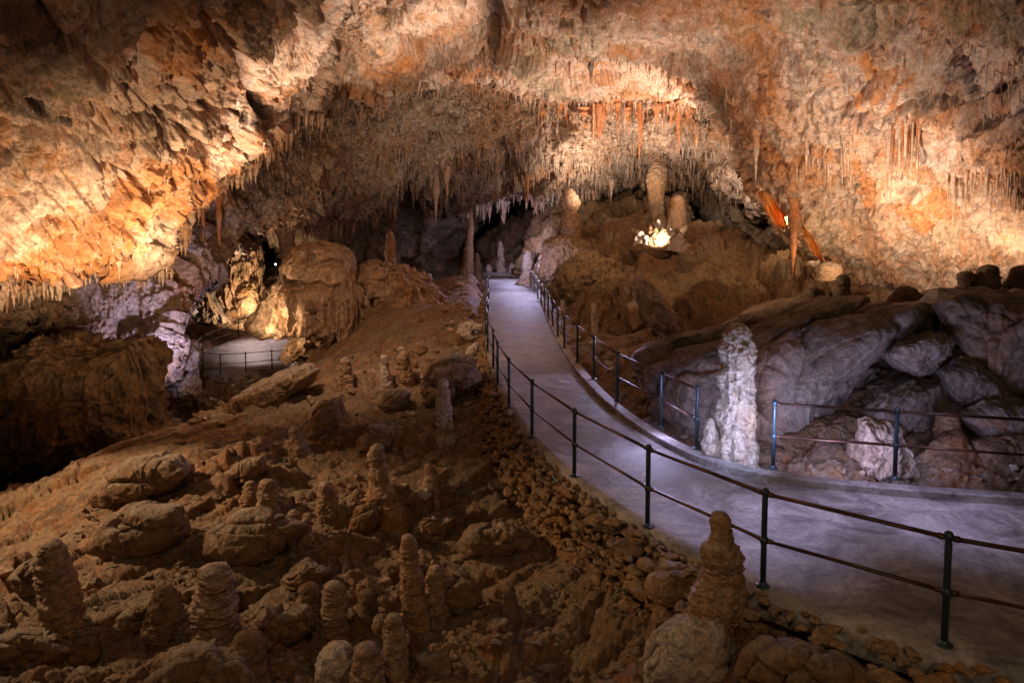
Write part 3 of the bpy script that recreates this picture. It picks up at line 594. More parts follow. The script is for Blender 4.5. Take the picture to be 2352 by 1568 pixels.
def column(name, prof, d, mat, label, cat='stalagmite', group=None, seg=56, terr=.10, lump=.12, freq=1., down=.6, knobs=0, parent=None, seed=0, curtain=0):
    """a stalagmite of stacked drip rings: prof = (py, cx, half width) from top to base, at d metres"""
    pr = np.array(prof, float); hpx = pr[-1, 0] - pr[0, 0]; k = d / F / cp
    n = int(max(24, min(220, hpx / 1.1))); y = np.linspace(0, 1, n) ** 1.0 * hpx + pr[0, 0]
    cx_ = np.interp(y, pr[:, 0], pr[:, 1]); w = np.interp(y, pr[:, 0], pr[:, 2])
    for _ in range(2): w[1:-1] = w[1:-1] * .5 + (w[:-2] + w[2:]) * .25
    w = np.minimum(w, np.sqrt(np.maximum(0, (y - pr[0, 0]) * 2 * max(pr[1, 2], pr[min(2, len(pr) - 1), 2]))) + .4)
    ty = y / max(w.mean(), 4); cx_ = cx_ + w * .16 * perlin(np.stack([ty * .45, ty * 0 + seed * 1.31, ty * 0], 1)); w = w * (1 + .13 * perlin(np.stack([ty * .8, ty * 0 + seed * 2.7, ty * 0 + 4], 1)))
    c = P(cx_, y, d); r = w * k; base = c[-1] + np.array([0, 0, -down])
    c = np.concatenate([c, [c[-1] + np.array([0, 0, -.25 * down]), base]]); r = np.append(r, [r[-1] * 1.18, r[-1] * 1.5])
    th = np.linspace(0, 2 * math.pi, seg, endpoint=False); V = c[:, None] + np.stack([np.cos(th), np.sin(th), th * 0], 1)[None] * r[:, None, None]
    V = V.reshape(-1, 3); rr = np.repeat(r, seg); q = V / max(r.mean(), .02); sc = seed * 5.3
    zz = q[:, 2] * 1.5 * freq + fbm(q * .5 + sc, 3) * 1.3; saw = zz - np.floor(zz); terr = terr * (.35 + .8 * smooth(-.4, .5, perlin(q * .4 + sc + 9)))
    dr = rr * (1.5 * terr * (saw ** 2.2 - .4) * (1 + .9 * perlin(q * .8 + sc)) + .5 * terr * np.abs(perlin(q * np.array([.8, .8, 5]) + sc)) + lump * fbm(q * .75 + sc, 3) + .09 * ridged(q * 1.6 + sc, 3) + .04 * ridged(q * 4 + sc, 2) + curtain * ridged(vstretch(q, 1.7, .25) + sc, 2))
    cc = np.repeat(c, seg, 0); dirr = V - cc; dirr[:, 2] = 0; dirr /= np.linalg.norm(dirr, axis=1)[:, None] + 1e-6
    V = V + dirr * dr[:, None]; m = len(c); I = np.arange(m * seg).reshape(m, seg); J = np.roll(I, -1, 1)
    Q = np.stack([I[:-1].ravel(), I[1:].ravel(), J[1:].ravel(), J[:-1].ravel()], 1)
    V = np.concatenate([V, [c[0] + np.array([0, 0, r[0] * .6])]]); T3 = np.stack([J[0], np.full(seg, len(V) - 1), I[0]], 1)
    Fs = [Q, T3]
    if knobs:       # fused side lumps and a skirt of flowstone at the foot
        r0 = np.random.RandomState(seed + 500); H = c[0][2] - c[-3][2]; rm = r[:-2].mean(); ps = [(V, Fs)]
        for kk in range(knobs):
            Vk, Tk = ICO[4]; f = r0.uniform(.0, .55) if kk else 0.; zc = c[-3][2] + f * H; an = r0.uniform(-3.6, .4); rk = rm * r0.uniform(.45, .8) * (1 - .4 * f)
            ci = int(np.argmin(np.abs(c[:, 2] - zc))); q2 = Vk * 1.4 + seed + kk; Vk = Vk * (1 + .22 * fbm(q2, 3) + .08 * np.sin(Vk[:, 2] * 9 + 2 * perlin(q2))[:])[:, None] * rk * np.array([1, 1, r0.uniform(.8, 1.7)])
            ps.append((Vk + c[ci] + np.array([math.cos(an), math.sin(an), 0]) * r[ci] * .8, Tk))
        V, Fs = join(ps)
    o = mk(name, V, Fs, mat, loc=None if parent else tuple(c[-3]), parent=parent)
    if parent is None: tag(o, label, cat, group)
    return o
# ------------------------------------------------------------------ MOUND behind the path
ctrlK = [(1100, 640, 58), (1120, 600, 60), (1170, 640, 58), (1190, 510, 66), (1230, 600, 52), (1250, 650, 45), (1300, 690, 36), (1330, 720, 31), (1330, 462, 62), (1450, 770, 25), (1560, 810, 21.5), (1700, 800, 19), (1900, 760, 17.5), (1480, 465, 58), (1560, 490, 52), (1640, 545, 43), (1720, 590, 36), (1860, 665, 26), (1950, 700, 20), (1400, 600, 42), (1300, 600, 46), (1290, 540, 52), (1500, 560, 46), (1600, 650, 31), (1460, 680, 32), (1540, 640, 36), (1530, 740, 25), (1750, 690, 25)]
def dispK(V, px, py):
    r = .55 * fbm(V * .2, 3) + .3 * ridged(V * .3, 4) + .8 * facets(V * .2 + 2, 1.1) + .4 * facets(V * .5 + 2, 1.) + .15 * fbm(V * 1.2, 4) + .06 * ridged(V * 3, 3)
    q = px - 1.1 * py
    r += .35 * smooth(600, 760, px - 800) * ridged(np.stack([(px * .5 + py * .86) / 26, (px * .86 - py * .5) / 150, px * 0], 1), 3) * .5
    w = fbm(np.stack([px / 40, py / 40, px * 0 + 3], 1), 3) * 8
    r -= 3.2 * np.exp(-(segdist(px + w, py, [(1447, 600), (1446, 660), (1455, 730), (1475, 760)], False) / 11) ** 2)
    r -= 1.0 * np.exp(-(segdist(px + w, py - w, [(1255, 620), (1300, 640), (1330, 700)], False) / 8) ** 2)
    r += .35 * ridged(vstretch(V, 1.1, .2), 3) * smooth(580, 640, py) * (1 - smooth(1440, 1500, px))
    return r
C4 = Patch('hill', ctrlK, [(1060, 660), (1095, 600), (1120, 550), (1175, 515), (1210, 495), (1270, 480), (1330, 464), (1345, 452), (1400, 456), (1440, 462), (1500, 463), (1560, 490), (1640, 548), (1690, 570), (1740, 595), (1800, 625), (1870, 668), (1950, 700), (1950, 830), (1700, 850), (1560, 850), (1450, 800), (1390, 770), (1330, 740), (1290, 705), (1250, 660), (1225, 640), (1150, 660)],
           M_mound, dispK, step=2.2, lip=24, curl=1.5, ragged=6, skirt=7, seed=6, blobs=[(1500, 520, 200, 40, 10, .7, 1), (1650, 680, 120, 60, 35, .5, 1), (1450, 700, 20, 70, 0, 1, 1), (1240, 510, 80, 18, -15, .8, 0), (1700, 640, 120, 30, 35, .6, 0), (1560, 620, 60, 40, 0, .7, 1)], label='dark clay covered rock mound behind the path')  # narrow dark blob blackens the cleft: shade laid into the rock colour

def groove(a=.3, b=.15, g=.35, ky=.3, s=.5):
    def f(V, px, py): return .55 * a * fbm(V * s, 3) + .5 * g * ridged(vstretch(V, 1.5, ky), 3) + b * .6 * facets(V * .7 + 4, .7) + .08 * ridged(V * 2.2, 3) + .04 * fbm(V * 4, 2)
    return f
def plain(a=.12, b=.12, c=.05, s=1.):
    def f(V, px, py): return a * facets(V * .55 * s + 4, 1.8) + .3 * a * facets(V * 1.3 * s + 9, 1.6) + b * ridged(V * .8 * s, 4) + c * fbm(V * 3 * s, 3) + .4 * c * ridged(V * 6 * s, 2)
    return f
# ---- big boulders at right
blob('boulder', [(1600, 800), (1700, 745), (1770, 704), (1860, 690), (1990, 700), (2085, 674), (2150, 682), (2215, 668), (2352, 662), (2600, 655), (2600, 860), (2100, 900), (1700, 860)], 16.5, 2.2, M_mound, 'dark brown ridge rock forming the skyline above the grey slabs at right', 'boulder', disp=plain(.12, .08, .05, .9), nth=420, nph=170, box=.6)
blob('boulder', [(1960, 880), (2100, 820), (2250, 800), (2600, 800), (2600, 1130), (2000, 1130), (1940, 1000)], 15.6, 1.6, M_grey, 'broad grey rock bank filling the gaps behind the right hand boulders', 'boulder', disp=plain(.2, .15, .05, .8), nth=300, nph=140, box=.6)
blob('boulder', [(1485, 850), (1560, 805), (1700, 770), (1790, 735), (1880, 705), (2000, 696), (2120, 692), (2132, 725), (2085, 775), (2035, 822), (1980, 872), (1950, 935), (1900, 985), (1860, 1070), (1790, 1090), (1640, 1060), (1560, 1010), (1500, 930)], 14.0, 2.2, M_grey, 'huge grey slanting slab behind the tall pale stalagmite', 'boulder', disp=plain(.16, .10, .035, .7), nth=420, nph=190, box=.55, tilt=(-.32, -.25),
     blobs=[(1640, 800, 130, 40, -14, .9, 1), (1850, 735, 200, 36, -12, 1., 1), (1560, 860, 70, 60, 0, .8, 1), (1900, 960, 140, 30, -20, .7, 1), (1830, 700, 120, 30, -10, .7, 2), (2030, 800, 30, 60, 40, .5, 0)])
blob('boulder', [(2036, 812), (2062, 788), (2120, 772), (2165, 762), (2188, 786), (2184, 812), (2150, 842), (2112, 864), (2078, 850)], 12.1, .5, M_grey, 'triangular grey block wedged between the grey slabs at right', 'boulder', disp=plain(.06, .05, .03, 1.4), box=.4)
blob('boulder', [(2138, 700), (2190, 668), (2262, 664), (2352, 676), (2560, 690), (2560, 900), (2400, 930), (2290, 905), (2215, 870), (2190, 800), (2150, 752)], 13.4, 1.5, M_grey, 'tall grey block with rust streaks at the right edge', 'boulder', disp=plain(.14, .10, .04, .9), nth=320, nph=150, box=.5, blobs=[(2290, 770, 50, 90, 0, .7, 0), (2230, 690, 90, 20, 0, .9, 1), (2330, 700, 60, 30, 0, .8, 1)])
blob('boulder', [(2155, 850), (2200, 828), (2245, 832), (2300, 868), (2335, 925), (2270, 950), (2190, 930), (2165, 890)], 12.3, .7, M_grey, 'rounded grey boulder below the triangular block', 'boulder', disp=plain(.08, .06, .04, 1.2), blobs=[(2230, 850, 60, 20, 20, .8, 1)])
blob('boulder', [(1975, 960), (2030, 900), (2095, 872), (2160, 878), (2190, 925), (2205, 985), (2150, 1030), (2040, 1030)], 12.6, .9, M_grey, 'broad grey boulder resting behind the second post of the right railing', 'boulder', disp=plain(.1, .08, .04, 1.2), blobs=[(2120, 930, 40, 60, 0, .7, 1)])
blob('boulder', [(2190, 950), (2260, 915), (2360, 920), (2480, 945), (2480, 1050), (2330, 1050), (2240, 1020)], 11.9, .8, M_grey, 'grey boulder with orange seams low at the right edge', 'boulder', disp=plain(.1, .08, .04, 1.2), blobs=[(2290, 980, 60, 20, 20, .8, 0)])
blob('boulder', [(2225, 1010), (2330, 1000), (2480, 1020), (2480, 1140), (2300, 1130), (2235, 1090)], 11.2, .6, M_mound, 'dark clay boulder at the foot of the right hand rock pile', 'boulder', disp=plain(.08, .08, .04, 1.2))
blob('boulder', [(1760, 1010), (1860, 960), (1960, 945), (2040, 980), (2060, 1040), (2000, 1085), (1820, 1100)], 12.4, .9, M_mound, 'low brown ledge rock under the grey slanting slab', 'boulder', disp=plain(.1, .08, .05, 1.2))
blob('boulder', [(1988, 972), (2004, 962), (2040, 975), (2068, 1000), (2080, 1040), (2100, 1075), (2135, 1112), (2030, 1112), (1985, 1060), (1992, 1010)], 10.6, .35, M_pale, 'pale ribbed leaning rock behind the short right railing', 'rock', disp=groove(.04, .04, .06, .5, 2), center=(2035, 1045))
blob('boulder', [(1455, 650), (1470, 640), (1500, 655), (1535, 700), (1565, 745), (1600, 800), (1560, 800), (1520, 770), (1490, 730), (1465, 690)], 23.4, .8, M_grey, 'pale narrow slab face beside the black cleft in the mound', 'boulder', disp=plain(.1, .1, .05, 1))
blob('boulder', [(1265, 660), (1290, 615), (1345, 580), (1400, 600), (1440, 640), (1445, 700), (1430, 745), (1380, 752), (1330, 730), (1280, 700)], 33.5, 2.4, M_mound, 'grooved brown rock dome beyond the upper end of the far railing', 'boulder', disp=groove(.35, .15, .35, .3, .4))
blob('boulder', [(1240, 640), (1250, 560), (1300, 540), (1350, 560), (1370, 620), (1330, 660)], 38, 2.2, M_mound, 'rounded brown rock under the two tiered stalagmite', 'boulder', disp=groove(.3, .15, .3, .3, .4))
# ---- left side masses
blob('boulder', [(-120, 900), (-20, 842), (60, 805), (110, 772), (150, 800), (232, 806), (308, 790), (330, 850), (342, 905), (344, 990), (372, 1010), (340, 1030), (250, 1070), (100, 1090), (-120, 1100)], 22.5, 2.6, M_mound, 'dark brown flowstone mass hung with drips at the left edge', 'flowstone mound', disp=groove(.5, .4, .8, .22, .35), fwd=True, nth=420, nph=200, box=.55, blobs=[(200, 850, 120, 40, 0, .7, 1), (60, 950, 120, 40, 0, .7, 0)])
blob('boulder', [(345, 850), (358, 815), (395, 796), (432, 800), (447, 828), (442, 850), (420, 872), (400, 890), (360, 886)], 29.5, 1.1, M_pale, 'white pitted boulder at the tip of the lower viewing loop', 'boulder', disp=plain(.2, .25, .12, .8))
blob('boulder', [(390, 880), (430, 862), (452, 880), (450, 910), (400, 915)], 28.7, .8, M_pale, 'low whitish rock below the pitted white boulder', 'boulder', disp=plain(.15, .15, .08, 1))
def dispS(V, px, py):
    drip = ridged(vstretch(V, 1.05, .16), 3)
    ed = 772 + 22 * perlin(np.stack([px / 17, px * 0, px * 0], 1)) + .10 * (px - 700)
    r = .25 * fbm(V * .35, 3) + .6 * drip * smooth(620, 700, py) + .12 * facets(V * .5 + 11, .7) + .08 * ridged(V * 2, 3) + .05 * fbm(V * 4, 2)
    r -= .9 * smooth(0, 16, py - ed)
    r -= .8 * np.exp(-(((px - 660) / 36) ** 2 + ((py - 788 + (px - 660) * .1) / 12) ** 2))
    r -= .15 * np.exp(-(((px - 655) / 30) ** 2 + ((py - 645) / 16) ** 2)) + .5 * np.exp(-(((px - 700) / 18) ** 2 + ((py - 600) / 13) ** 2))
    r += .3 * np.exp(-(((px - 632) / 26) ** 2 + ((py - 815 + 70) / 26) ** 2)) + .4 * np.exp(-(((px - 640) / 26) ** 2 + ((py - 748) / 20) ** 2))
    r -= .5 * smooth(.3, .5, perlin(V * 1.2 + 8)); return r
blob('boulder', [(624, 700), (630, 655), (648, 605), (675, 568), (725, 553), (772, 562), (800, 592), (812, 650), (832, 690), (832, 745), (815, 795), (792, 825), (745, 835), (730, 850), (690, 852), (650, 850), (630, 835), (640, 790), (622, 765)], 30.5, 3.2, M_flow, 'big skull shaped flowstone boulder with dripping underside beside the lower loop', 'flowstone boulder', disp=dispS, fwd=True, nth=460, nph=230, box=.7,
     blobs=[(700, 590, 90, 30, 0, .5, 0), (655, 650, 50, 20, 0, .9, 1), (700, 610, 20, 14, 0, .9, 1), (660, 790, 36, 12, 0, 1, 1), (760, 830, 120, 26, 0, .9, 1), (720, 690, 120, 60, 0, .3, 0)], center=(720, 710))  # dark blobs sit on the recesses and undercut as painted shade
blob('boulder', [(815, 790), (812, 660), (835, 620), (870, 605), (925, 622), (975, 645), (1015, 685), (1038, 728), (1030, 768), (985, 785), (900, 800)], 32.5, 2.6, M_flow, 'ribbed brown flowstone dome right of the skull shaped boulder', 'flowstone boulder', disp=groove(.4, .2, .7, .22, .4), fwd=True, nth=360, nph=180, box=.6, blobs=[(900, 740, 120, 60, 0, .4, 1), (940, 660, 60, 30, 30, .6, 0), (1005, 745, 10, 14, 0, 1, 1), (1018, 750, 8, 12, 0, 1, 1)])
blob('boulder', [(826, 650), (838, 615), (868, 606), (890, 640), (885, 680), (840, 690)], 30.2, .9, M_flow, 'smooth brown knob leaning between the two flowstone boulders', 'boulder')
blob('boulder', [(508, 945), (530, 915), (590, 890), (640, 862), (700, 838), (724, 848), (705, 885), (650, 925), (600, 950), (560, 972), (512, 980)], 18.2, 1.0, M_rock, 'long tilted brown block under the skull shaped boulder', 'boulder', disp=plain(.12, .08, .04, .9), box=.45, blobs=[(560, 930, 60, 20, -30, .5, 0)])
blob('boulder', [(408, 800), (415, 740), (440, 690), (458, 640), (470, 632), (482, 680), (510, 715), (545, 750), (562, 765), (530, 775), (480, 785), (430, 800)], 52, 2.0, M_grey, 'grey cone of rock in the shadow under the arch', 'boulder', disp=groove(.3, .2, .4, .3, .4), fwd=True, nth=260, nph=130)
blob('flowstone', [(498, 620), (530, 590), (570, 565), (592, 575), (590, 620), (584, 690), (575, 730), (560, 735), (535, 735), (522, 700), (508, 665)], 54, 1.6, M_flow, 'floodlit orange dripstone columns lining the arch', 'flowstone', disp=groove(.3, .2, 1.3, .16, .4), fwd=True, nth=300, nph=150)
blob('boulder', [(560, 760), (562, 720), (590, 705), (615, 715), (620, 748), (600, 758)], 53, 1.2, M_pale, 'lavender lit boulder at the back of the lower viewing loop', 'boulder')
blob('boulder', [(540, 680), (555, 650), (585, 645), (592, 700), (575, 725), (545, 715)], 52.5, 1., M_flow, 'rounded orange knob at the foot of the floodlit columns', 'flowstone')
# ---- foreground lumps (outline, radius factor, label)
FG = [([(1470, 1350), (1490, 1312), (1530, 1288), (1600, 1290), (1650, 1330), (1640, 1400), (1570, 1425), (1500, 1405)], M_stal, 'smooth tan dome with a dark hole beside the front stalagmite'),
      ([(968, 880), (990, 842), (1040, 822), (1098, 832), (1114, 868), (1090, 902), (1058, 912), (1030, 945), (985, 925)], M_rock, 'smooth bulging brown rock below the path wall with a pale stalagmite on it'),
      ([(218, 1140), (250, 1095), (310, 1062), (390, 1058), (425, 1085), (395, 1125), (310, 1150), (240, 1165)], M_rock, 'big smooth grey boulder on the crest of the left slope'),
      ([(440, 1280), (480, 1222), (560, 1186), (650, 1185), (712, 1200), (690, 1245), (600, 1278), (500, 1300)], M_rock, 'broad flat topped slab in the middle of the left slope'),
      ([(200, 1262), (235, 1205), (310, 1172), (400, 1170), (420, 1205), (370, 1250), (280, 1285)], M_rock, 'flat brown slab left of the broad slab'),
      ([(300, 1600), (340, 1545), (400, 1500), (480, 1490), (560, 1505), (600, 1570), (590, 1620), (300, 1630)], M_rock, 'large dark rounded boulder at the bottom left'),
      ([(795, 1205), (815, 1165), (850, 1152), (878, 1172), (880, 1200), (842, 1226), (800, 1228)], M_floor, 'angular orange rock near the centre of the slope'),
      ([(955, 1135), (965, 1119), (985, 1120), (992, 1138), (980, 1150), (960, 1150)], M_pale, 'small pinkish pebble near the centre of the slope'),
      ([(935, 1235), (955, 1195), (1000, 1176), (1036, 1196), (1032, 1236), (990, 1255), (950, 1255)], M_rock, 'tan boulder behind the tall thin stalagmite'),
      ([(1042, 768), (1052, 745), (1085, 738), (1112, 745), (1108, 765), (1080, 780), (1050, 780)], M_pale, 'pinkish white block against the upper path wall'),
      ([(1068, 818), (1078, 798), (1095, 788), (1102, 800), (1085, 822)], M_pale, 'small white upright stone against the upper path wall'),
      ([(870, 930), (880, 900), (910, 890), (938, 905), (938, 930), (915, 948), (885, 948)], M_rock, 'round grey boulder left of the bulging brown rock'),
      ([(1470, 1530), (1500, 1470), (1560, 1435), (1640, 1440), (1680, 1490), (1660, 1560), (1560, 1600), (1480, 1600)], M_pale, 'lumpy cream calcite mass at the bottom centre right'),
      ([(1050, 1250), (1090, 1215), (1160, 1200), (1220, 1225), (1210, 1265), (1130, 1285), (1060, 1285)], M_rock, 'low smooth boulder below the curve of the path wall'),
      ([(985, 1330), (1030, 1310), (1090, 1330), (1105, 1380), (1060, 1405), (990, 1390)], M_rock, 'dark rounded rock right of the tall thin stalagmite'),
      ([(1350, 1130), (1400, 1110), (1440, 1135), (1430, 1180), (1370, 1185)], M_rock, 'brown knob set into the foot of the path wall'),
      ([(20, 1330), (60, 1290), (110, 1300), (120, 1350), (60, 1375)], M_rock, 'brown rock left of the ringed left stalagmite'),
      ([(-40, 1480), (40, 1452), (120, 1462), (180, 1500), (100, 1528), (-40, 1530)], M_rock, 'flat layered rock in the bottom left corner'),
      ([(270, 1420), (310, 1380), (360, 1375), (380, 1420), (340, 1465), (280, 1460)], M_rock, 'grey rock between the left stalagmites'),
      ([(590, 1440), (620, 1400), (700, 1400), (720, 1450), (660, 1490), (600, 1480)], M_rock, 'smooth grey cobble among the front left stalagmites'),
      ([(860, 1130), (890, 1105), (935, 1115), (945, 1160), (920, 1180), (870, 1170)], M_rock, 'brown rock at the foot of the rosy stalagmite'),
      ([(700, 985), (740, 930), (775, 925), (790, 960), (750, 1000), (705, 1010)], M_rock, 'tilted brown boulder on the upper slope'),
      ([(820, 1010), (850, 985), (895, 990), (900, 1025), (860, 1045), (822, 1040)], M_rock, 'grey banded rock on the upper slope'),
      ([(1240, 1180), (1290, 1140), (1340, 1160), (1330, 1210), (1270, 1225)], M_rock, 'brown lump at the foot of the curving path wall'),
      ([(1720, 1510), (1800, 1480), (1900, 1500), (1960, 1530), (2000, 1580), (1900, 1610), (1760, 1600), (1700, 1560)], M_rock, 'low smooth grey flowstone slab at the bottom right'),
      ([(500, 1100), (545, 1060), (600, 1050), (610, 1080), (560, 1115), (510, 1120)], M_rock, 'ridged brown rock right of the big smooth boulder'),
      ([(640, 1330), (700, 1290), (760, 1310), (740, 1350), (670, 1360)], M_rock, 'tan rock below the broad slab')]
for i, (pl, m, lb_) in enumerate(FG):
    a = np.array(pl, float); hp = np.ptp(a[:, 1]); wp = np.ptp(a[:, 0]); q = fhit(a[:, 0].mean(), a[:, 1].max() - hp * .12); T = .42 * min(wp, hp * 1.3) * q[1] / F
    sc = 1. / max(T, .08)
    blob('rock', pl, q[1] + T * .35, T, m, lb_, 'rock', disp=lambda V, px, py, T=T, sc=sc: T * (.3 * facets(V * sc * .55 + i, 1.2) + .07 * ridged(V * sc * .6 + i, 4) + .04 * ridged(V * sc * 3, 3)), nth=150, nph=80, box=.7)

# ------------------------------------------------------------------ STALAGMITES
def base_d(px, py): return fhit(px, py)[1]
root = column('stalagmite', [(740, 1690, 10), (748, 1691, 22), (765, 1690, 32), (800, 1689, 37), (850, 1690, 36), (900, 1688, 36), (950, 1691, 38), (1000, 1690, 42), (1050, 1693, 44), (1080, 1695, 42)], 10.6, M_pale, 'tall white knobbly stalagmite standing between the two far railings', seg=140, terr=.03, lump=.24, freq=.7, seed=1, curtain=.12, group=None)
column('stalagmite', [(958, 1634, 4), (966, 1634, 11), (985, 1634, 16), (1020, 1634, 19), (1058, 1633, 20)], 10.7, M_pale, 'short white stalagmite leaning on the left of the tall white one', seg=70, terr=.04, lump=.3, seed=2, curtain=.1)
column('stalagmite', [(1174, 1652, 8), (1182, 1652, 19), (1198, 1653, 24), (1222, 1657, 27), (1240, 1657, 29), (1252, 1656, 38), (1275, 1655, 42), (1305, 1656, 44), (1318, 1652, 42), (1332, 1650, 50), (1370, 1648, 52), (1395, 1645, 50), (1418, 1645, 56)], 6.75, M_stal, 'stout tan ringed stalagmite in front of the near railing', seg=140, terr=.12, lump=.2, freq=1.25, seed=3, knobs=2, curtain=.04)
column('stalagmite', [(1312, 1692, 6), (1322, 1692, 17), (1345, 1692, 22), (1375, 1690, 22), (1400, 1688, 20)], 6.7, M_stal, 'small round stalagmite bud clinging to the right of the stout tan one', seg=48, terr=.05, lump=.1, seed=4)
ST = [([(1238, 118, 8), (1246, 119, 20), (1262, 120, 28), (1285, 122, 36), (1320, 125, 40), (1370, 132, 41), (1410, 140, 40), (1440, 146, 42)], M_stal, 'tall ringed stalagmite with a pale cap at the left edge', .10),
      ([(1295, 488, 14), (1305, 490, 28), (1330, 492, 38), (1365, 490, 44), (1400, 496, 48), (1440, 500, 50), (1480, 502, 55)], M_stal, 'thick layered stalagmite in the left foreground', .12),
      ([(1342, 375, 10), (1352, 376, 18), (1375, 380, 32), (1410, 380, 40), (1445, 388, 40), (1485, 390, 42)], M_mound, 'dark shelly stalagmite touching the thick layered one', .13),
      ([(1226, 937, 7), (1234, 937, 15), (1260, 940, 19), (1300, 943, 22), (1350, 947, 26), (1400, 952, 29), (1430, 956, 34)], M_stal, 'tall thin ringed stalagmite with a pale tip in the centre foreground', .09),
      ([(1298, 1001, 8), (1308, 1001, 20), (1335, 1003, 25), (1370, 1006, 27), (1390, 1008, 30)], M_stal, 'shorter stalagmite just right of the tall thin ringed one', .08),
      ([(1100, 613, 8), (1108, 613, 16), (1130, 613, 21), (1160, 614, 23), (1200, 618, 26)], M_stal, 'ribbed finger shaped stalagmite on the middle slope', .09),
      ([(1104, 575, 8), (1115, 575, 15), (1140, 575, 19), (1180, 577, 22)], M_stal, 'stubby stalagmite left of the ribbed finger shaped one', .10),
      ([(1019, 866, 7), (1027, 866, 16), (1050, 867, 19), (1085, 870, 21), (1112, 872, 22), (1135, 880, 34), (1160, 888, 44)], M_stal, 'smooth rosy stalagmite on a cone in the centre', .04),
      ([(1338, 711, 10), (1350, 711, 21), (1372, 712, 25), (1410, 714, 26)], M_mound, 'short dark capped stalagmite left of centre', .12),
      ([(1334, 766, 10), (1345, 766, 22), (1370, 766, 26), (1410, 767, 28), (1465, 768, 30)], M_stal, 'grey ringed stalagmite right of the dark capped one', .12),
      ([(1352, 845, 9), (1360, 845, 19), (1385, 846, 22), (1412, 846, 24)], M_mound, 'small dark banded stalagmite with flat grey top', .10),
      ([(1408, 876, 7), (1415, 876, 16), (1435, 876, 20), (1455, 876, 22)], M_stal, 'small grey topped stalagmite behind the banded pair', .08),
      ([(1408, 905, 8), (1416, 905, 18), (1440, 905, 21), (1490, 908, 25), (1500, 908, 27)], M_stal, 'short banded stalagmite left of the tall thin one', .11),
      ([(1478, 770, 16), (1486, 770, 30), (1505, 770, 40), (1535, 772, 44), (1590, 772, 50)], M_pale, 'pale layered stalagmite top at the bottom edge left of centre', .10),
      ([(1476, 838, 14), (1484, 838, 28), (1510, 840, 34), (1590, 842, 40)], M_stal, 'dark flat topped stalagmite beside the pale layered one', .08),
      ([(1505, 508, 14), (1513, 508, 28), (1535, 509, 38), (1600, 512, 46)], M_pale, 'pale rounded stalagmite top at the bottom left', .08),
      ([(806, 926, 5), (812, 926, 11), (835, 927, 15), (860, 928, 18), (884, 929, 21)], M_stal, 'larger of the two small stalagmites near the flowstone dome', .07),
      ([(814, 883, 4), (820, 883, 9), (845, 884, 10), (872, 886, 13), (890, 888, 15)], M_pale, 'white tipped slim stalagmite left of its larger neighbour', .09),
      ([(820, 792, 6), (828, 792, 12), (850, 793, 14), (880, 795, 18)], M_stal, 'small brown stalagmite at the foot of the skull shaped boulder', .06),
      ([(978, 678, 6), (986, 678, 13), (1005, 680, 16), (1025, 682, 22)], M_stal, 'small cone stalagmite on the upper left slope', .09),
      ([(870, 1018, 5), (880, 1018, 12), (915, 1019, 15), (960, 1021, 18), (1000, 1024, 20)], M_pale, 'white ribbed stalagmite running down the bulging brown rock', .07),
      ([(1105, 748, 7), (1112, 748, 14), (1130, 750, 20), (1165, 752, 24)], M_stal, 'small grey stalagmite right of the broad slab', .08),
      ([(1170, 674, 6), (1178, 675, 15), (1200, 676, 20), (1232, 680, 24)], M_stal, 'left one of the twin shelly stubs below the broad slab', .13),
      ([(1190, 700, 5), (1198, 700, 12), (1215, 700, 16), (1240, 702, 18)], M_stal, 'right one of the twin shelly stubs below the broad slab', .13),
      ([(1062, 985, 4), (1068, 985, 9), (1085, 986, 12), (1105, 988, 20)], M_stal, 'tiny grey stalagmite above the pinkish pebble', .08),
      ([(924, 748, 6), (930, 748, 11), (950, 748, 13), (968, 750, 16)], M_stal, 'tiny stalagmite on the tilted brown boulder', .05),
      ([(1345, 800 + 370, 6), (1352, 1170, 12), (1380, 1170, 16), (1400, 1172, 22)], M_mound, 'dark stub stalagmite on the gravelly hollow', .08),
      ([(1368, 1802, 6), (1374, 1802, 16), (1390, 1802, 22), (1415, 1804, 25)], M_stal, 'squat tan stalagmite against the near path edge', .08),
      ([(1450, 2030, 12), (1458, 2030, 24), (1480, 2032, 32), (1520, 2034, 36)], M_stal, 'squat round stalagmite at the bottom right below the path edge', .10),
      ([(958, 943, 4), (966, 943, 12), (975, 943, 14), (985, 943, 14), (1000, 942, 16), (1030, 944, 24)], M_stal, 'little stack of grey stone rings left of the white ribbed stalagmite', .12),
      ([(1448, 565, 12), (1456, 565, 26), (1480, 566, 36), (1530, 568, 44)], M_mound, 'dark stalagmite stump right of the thick layered one', .07)]
for i, (pr, m, lb_, te) in enumerate(ST):
    q = base_d(pr[-1][1], min(pr[-1][0], 1560)); column('stalagmite', pr, q - .1, m, lb_, knobs=(0 if lb_.startswith(('squat', 'tiny', 'smooth', 'little')) else [3, 1, 4, 2][i % 4]), seg=84 if pr[-1][2] > 20 else 48, terr=te, lump=.2, freq=1.1, seed=i + 10, down=.5)
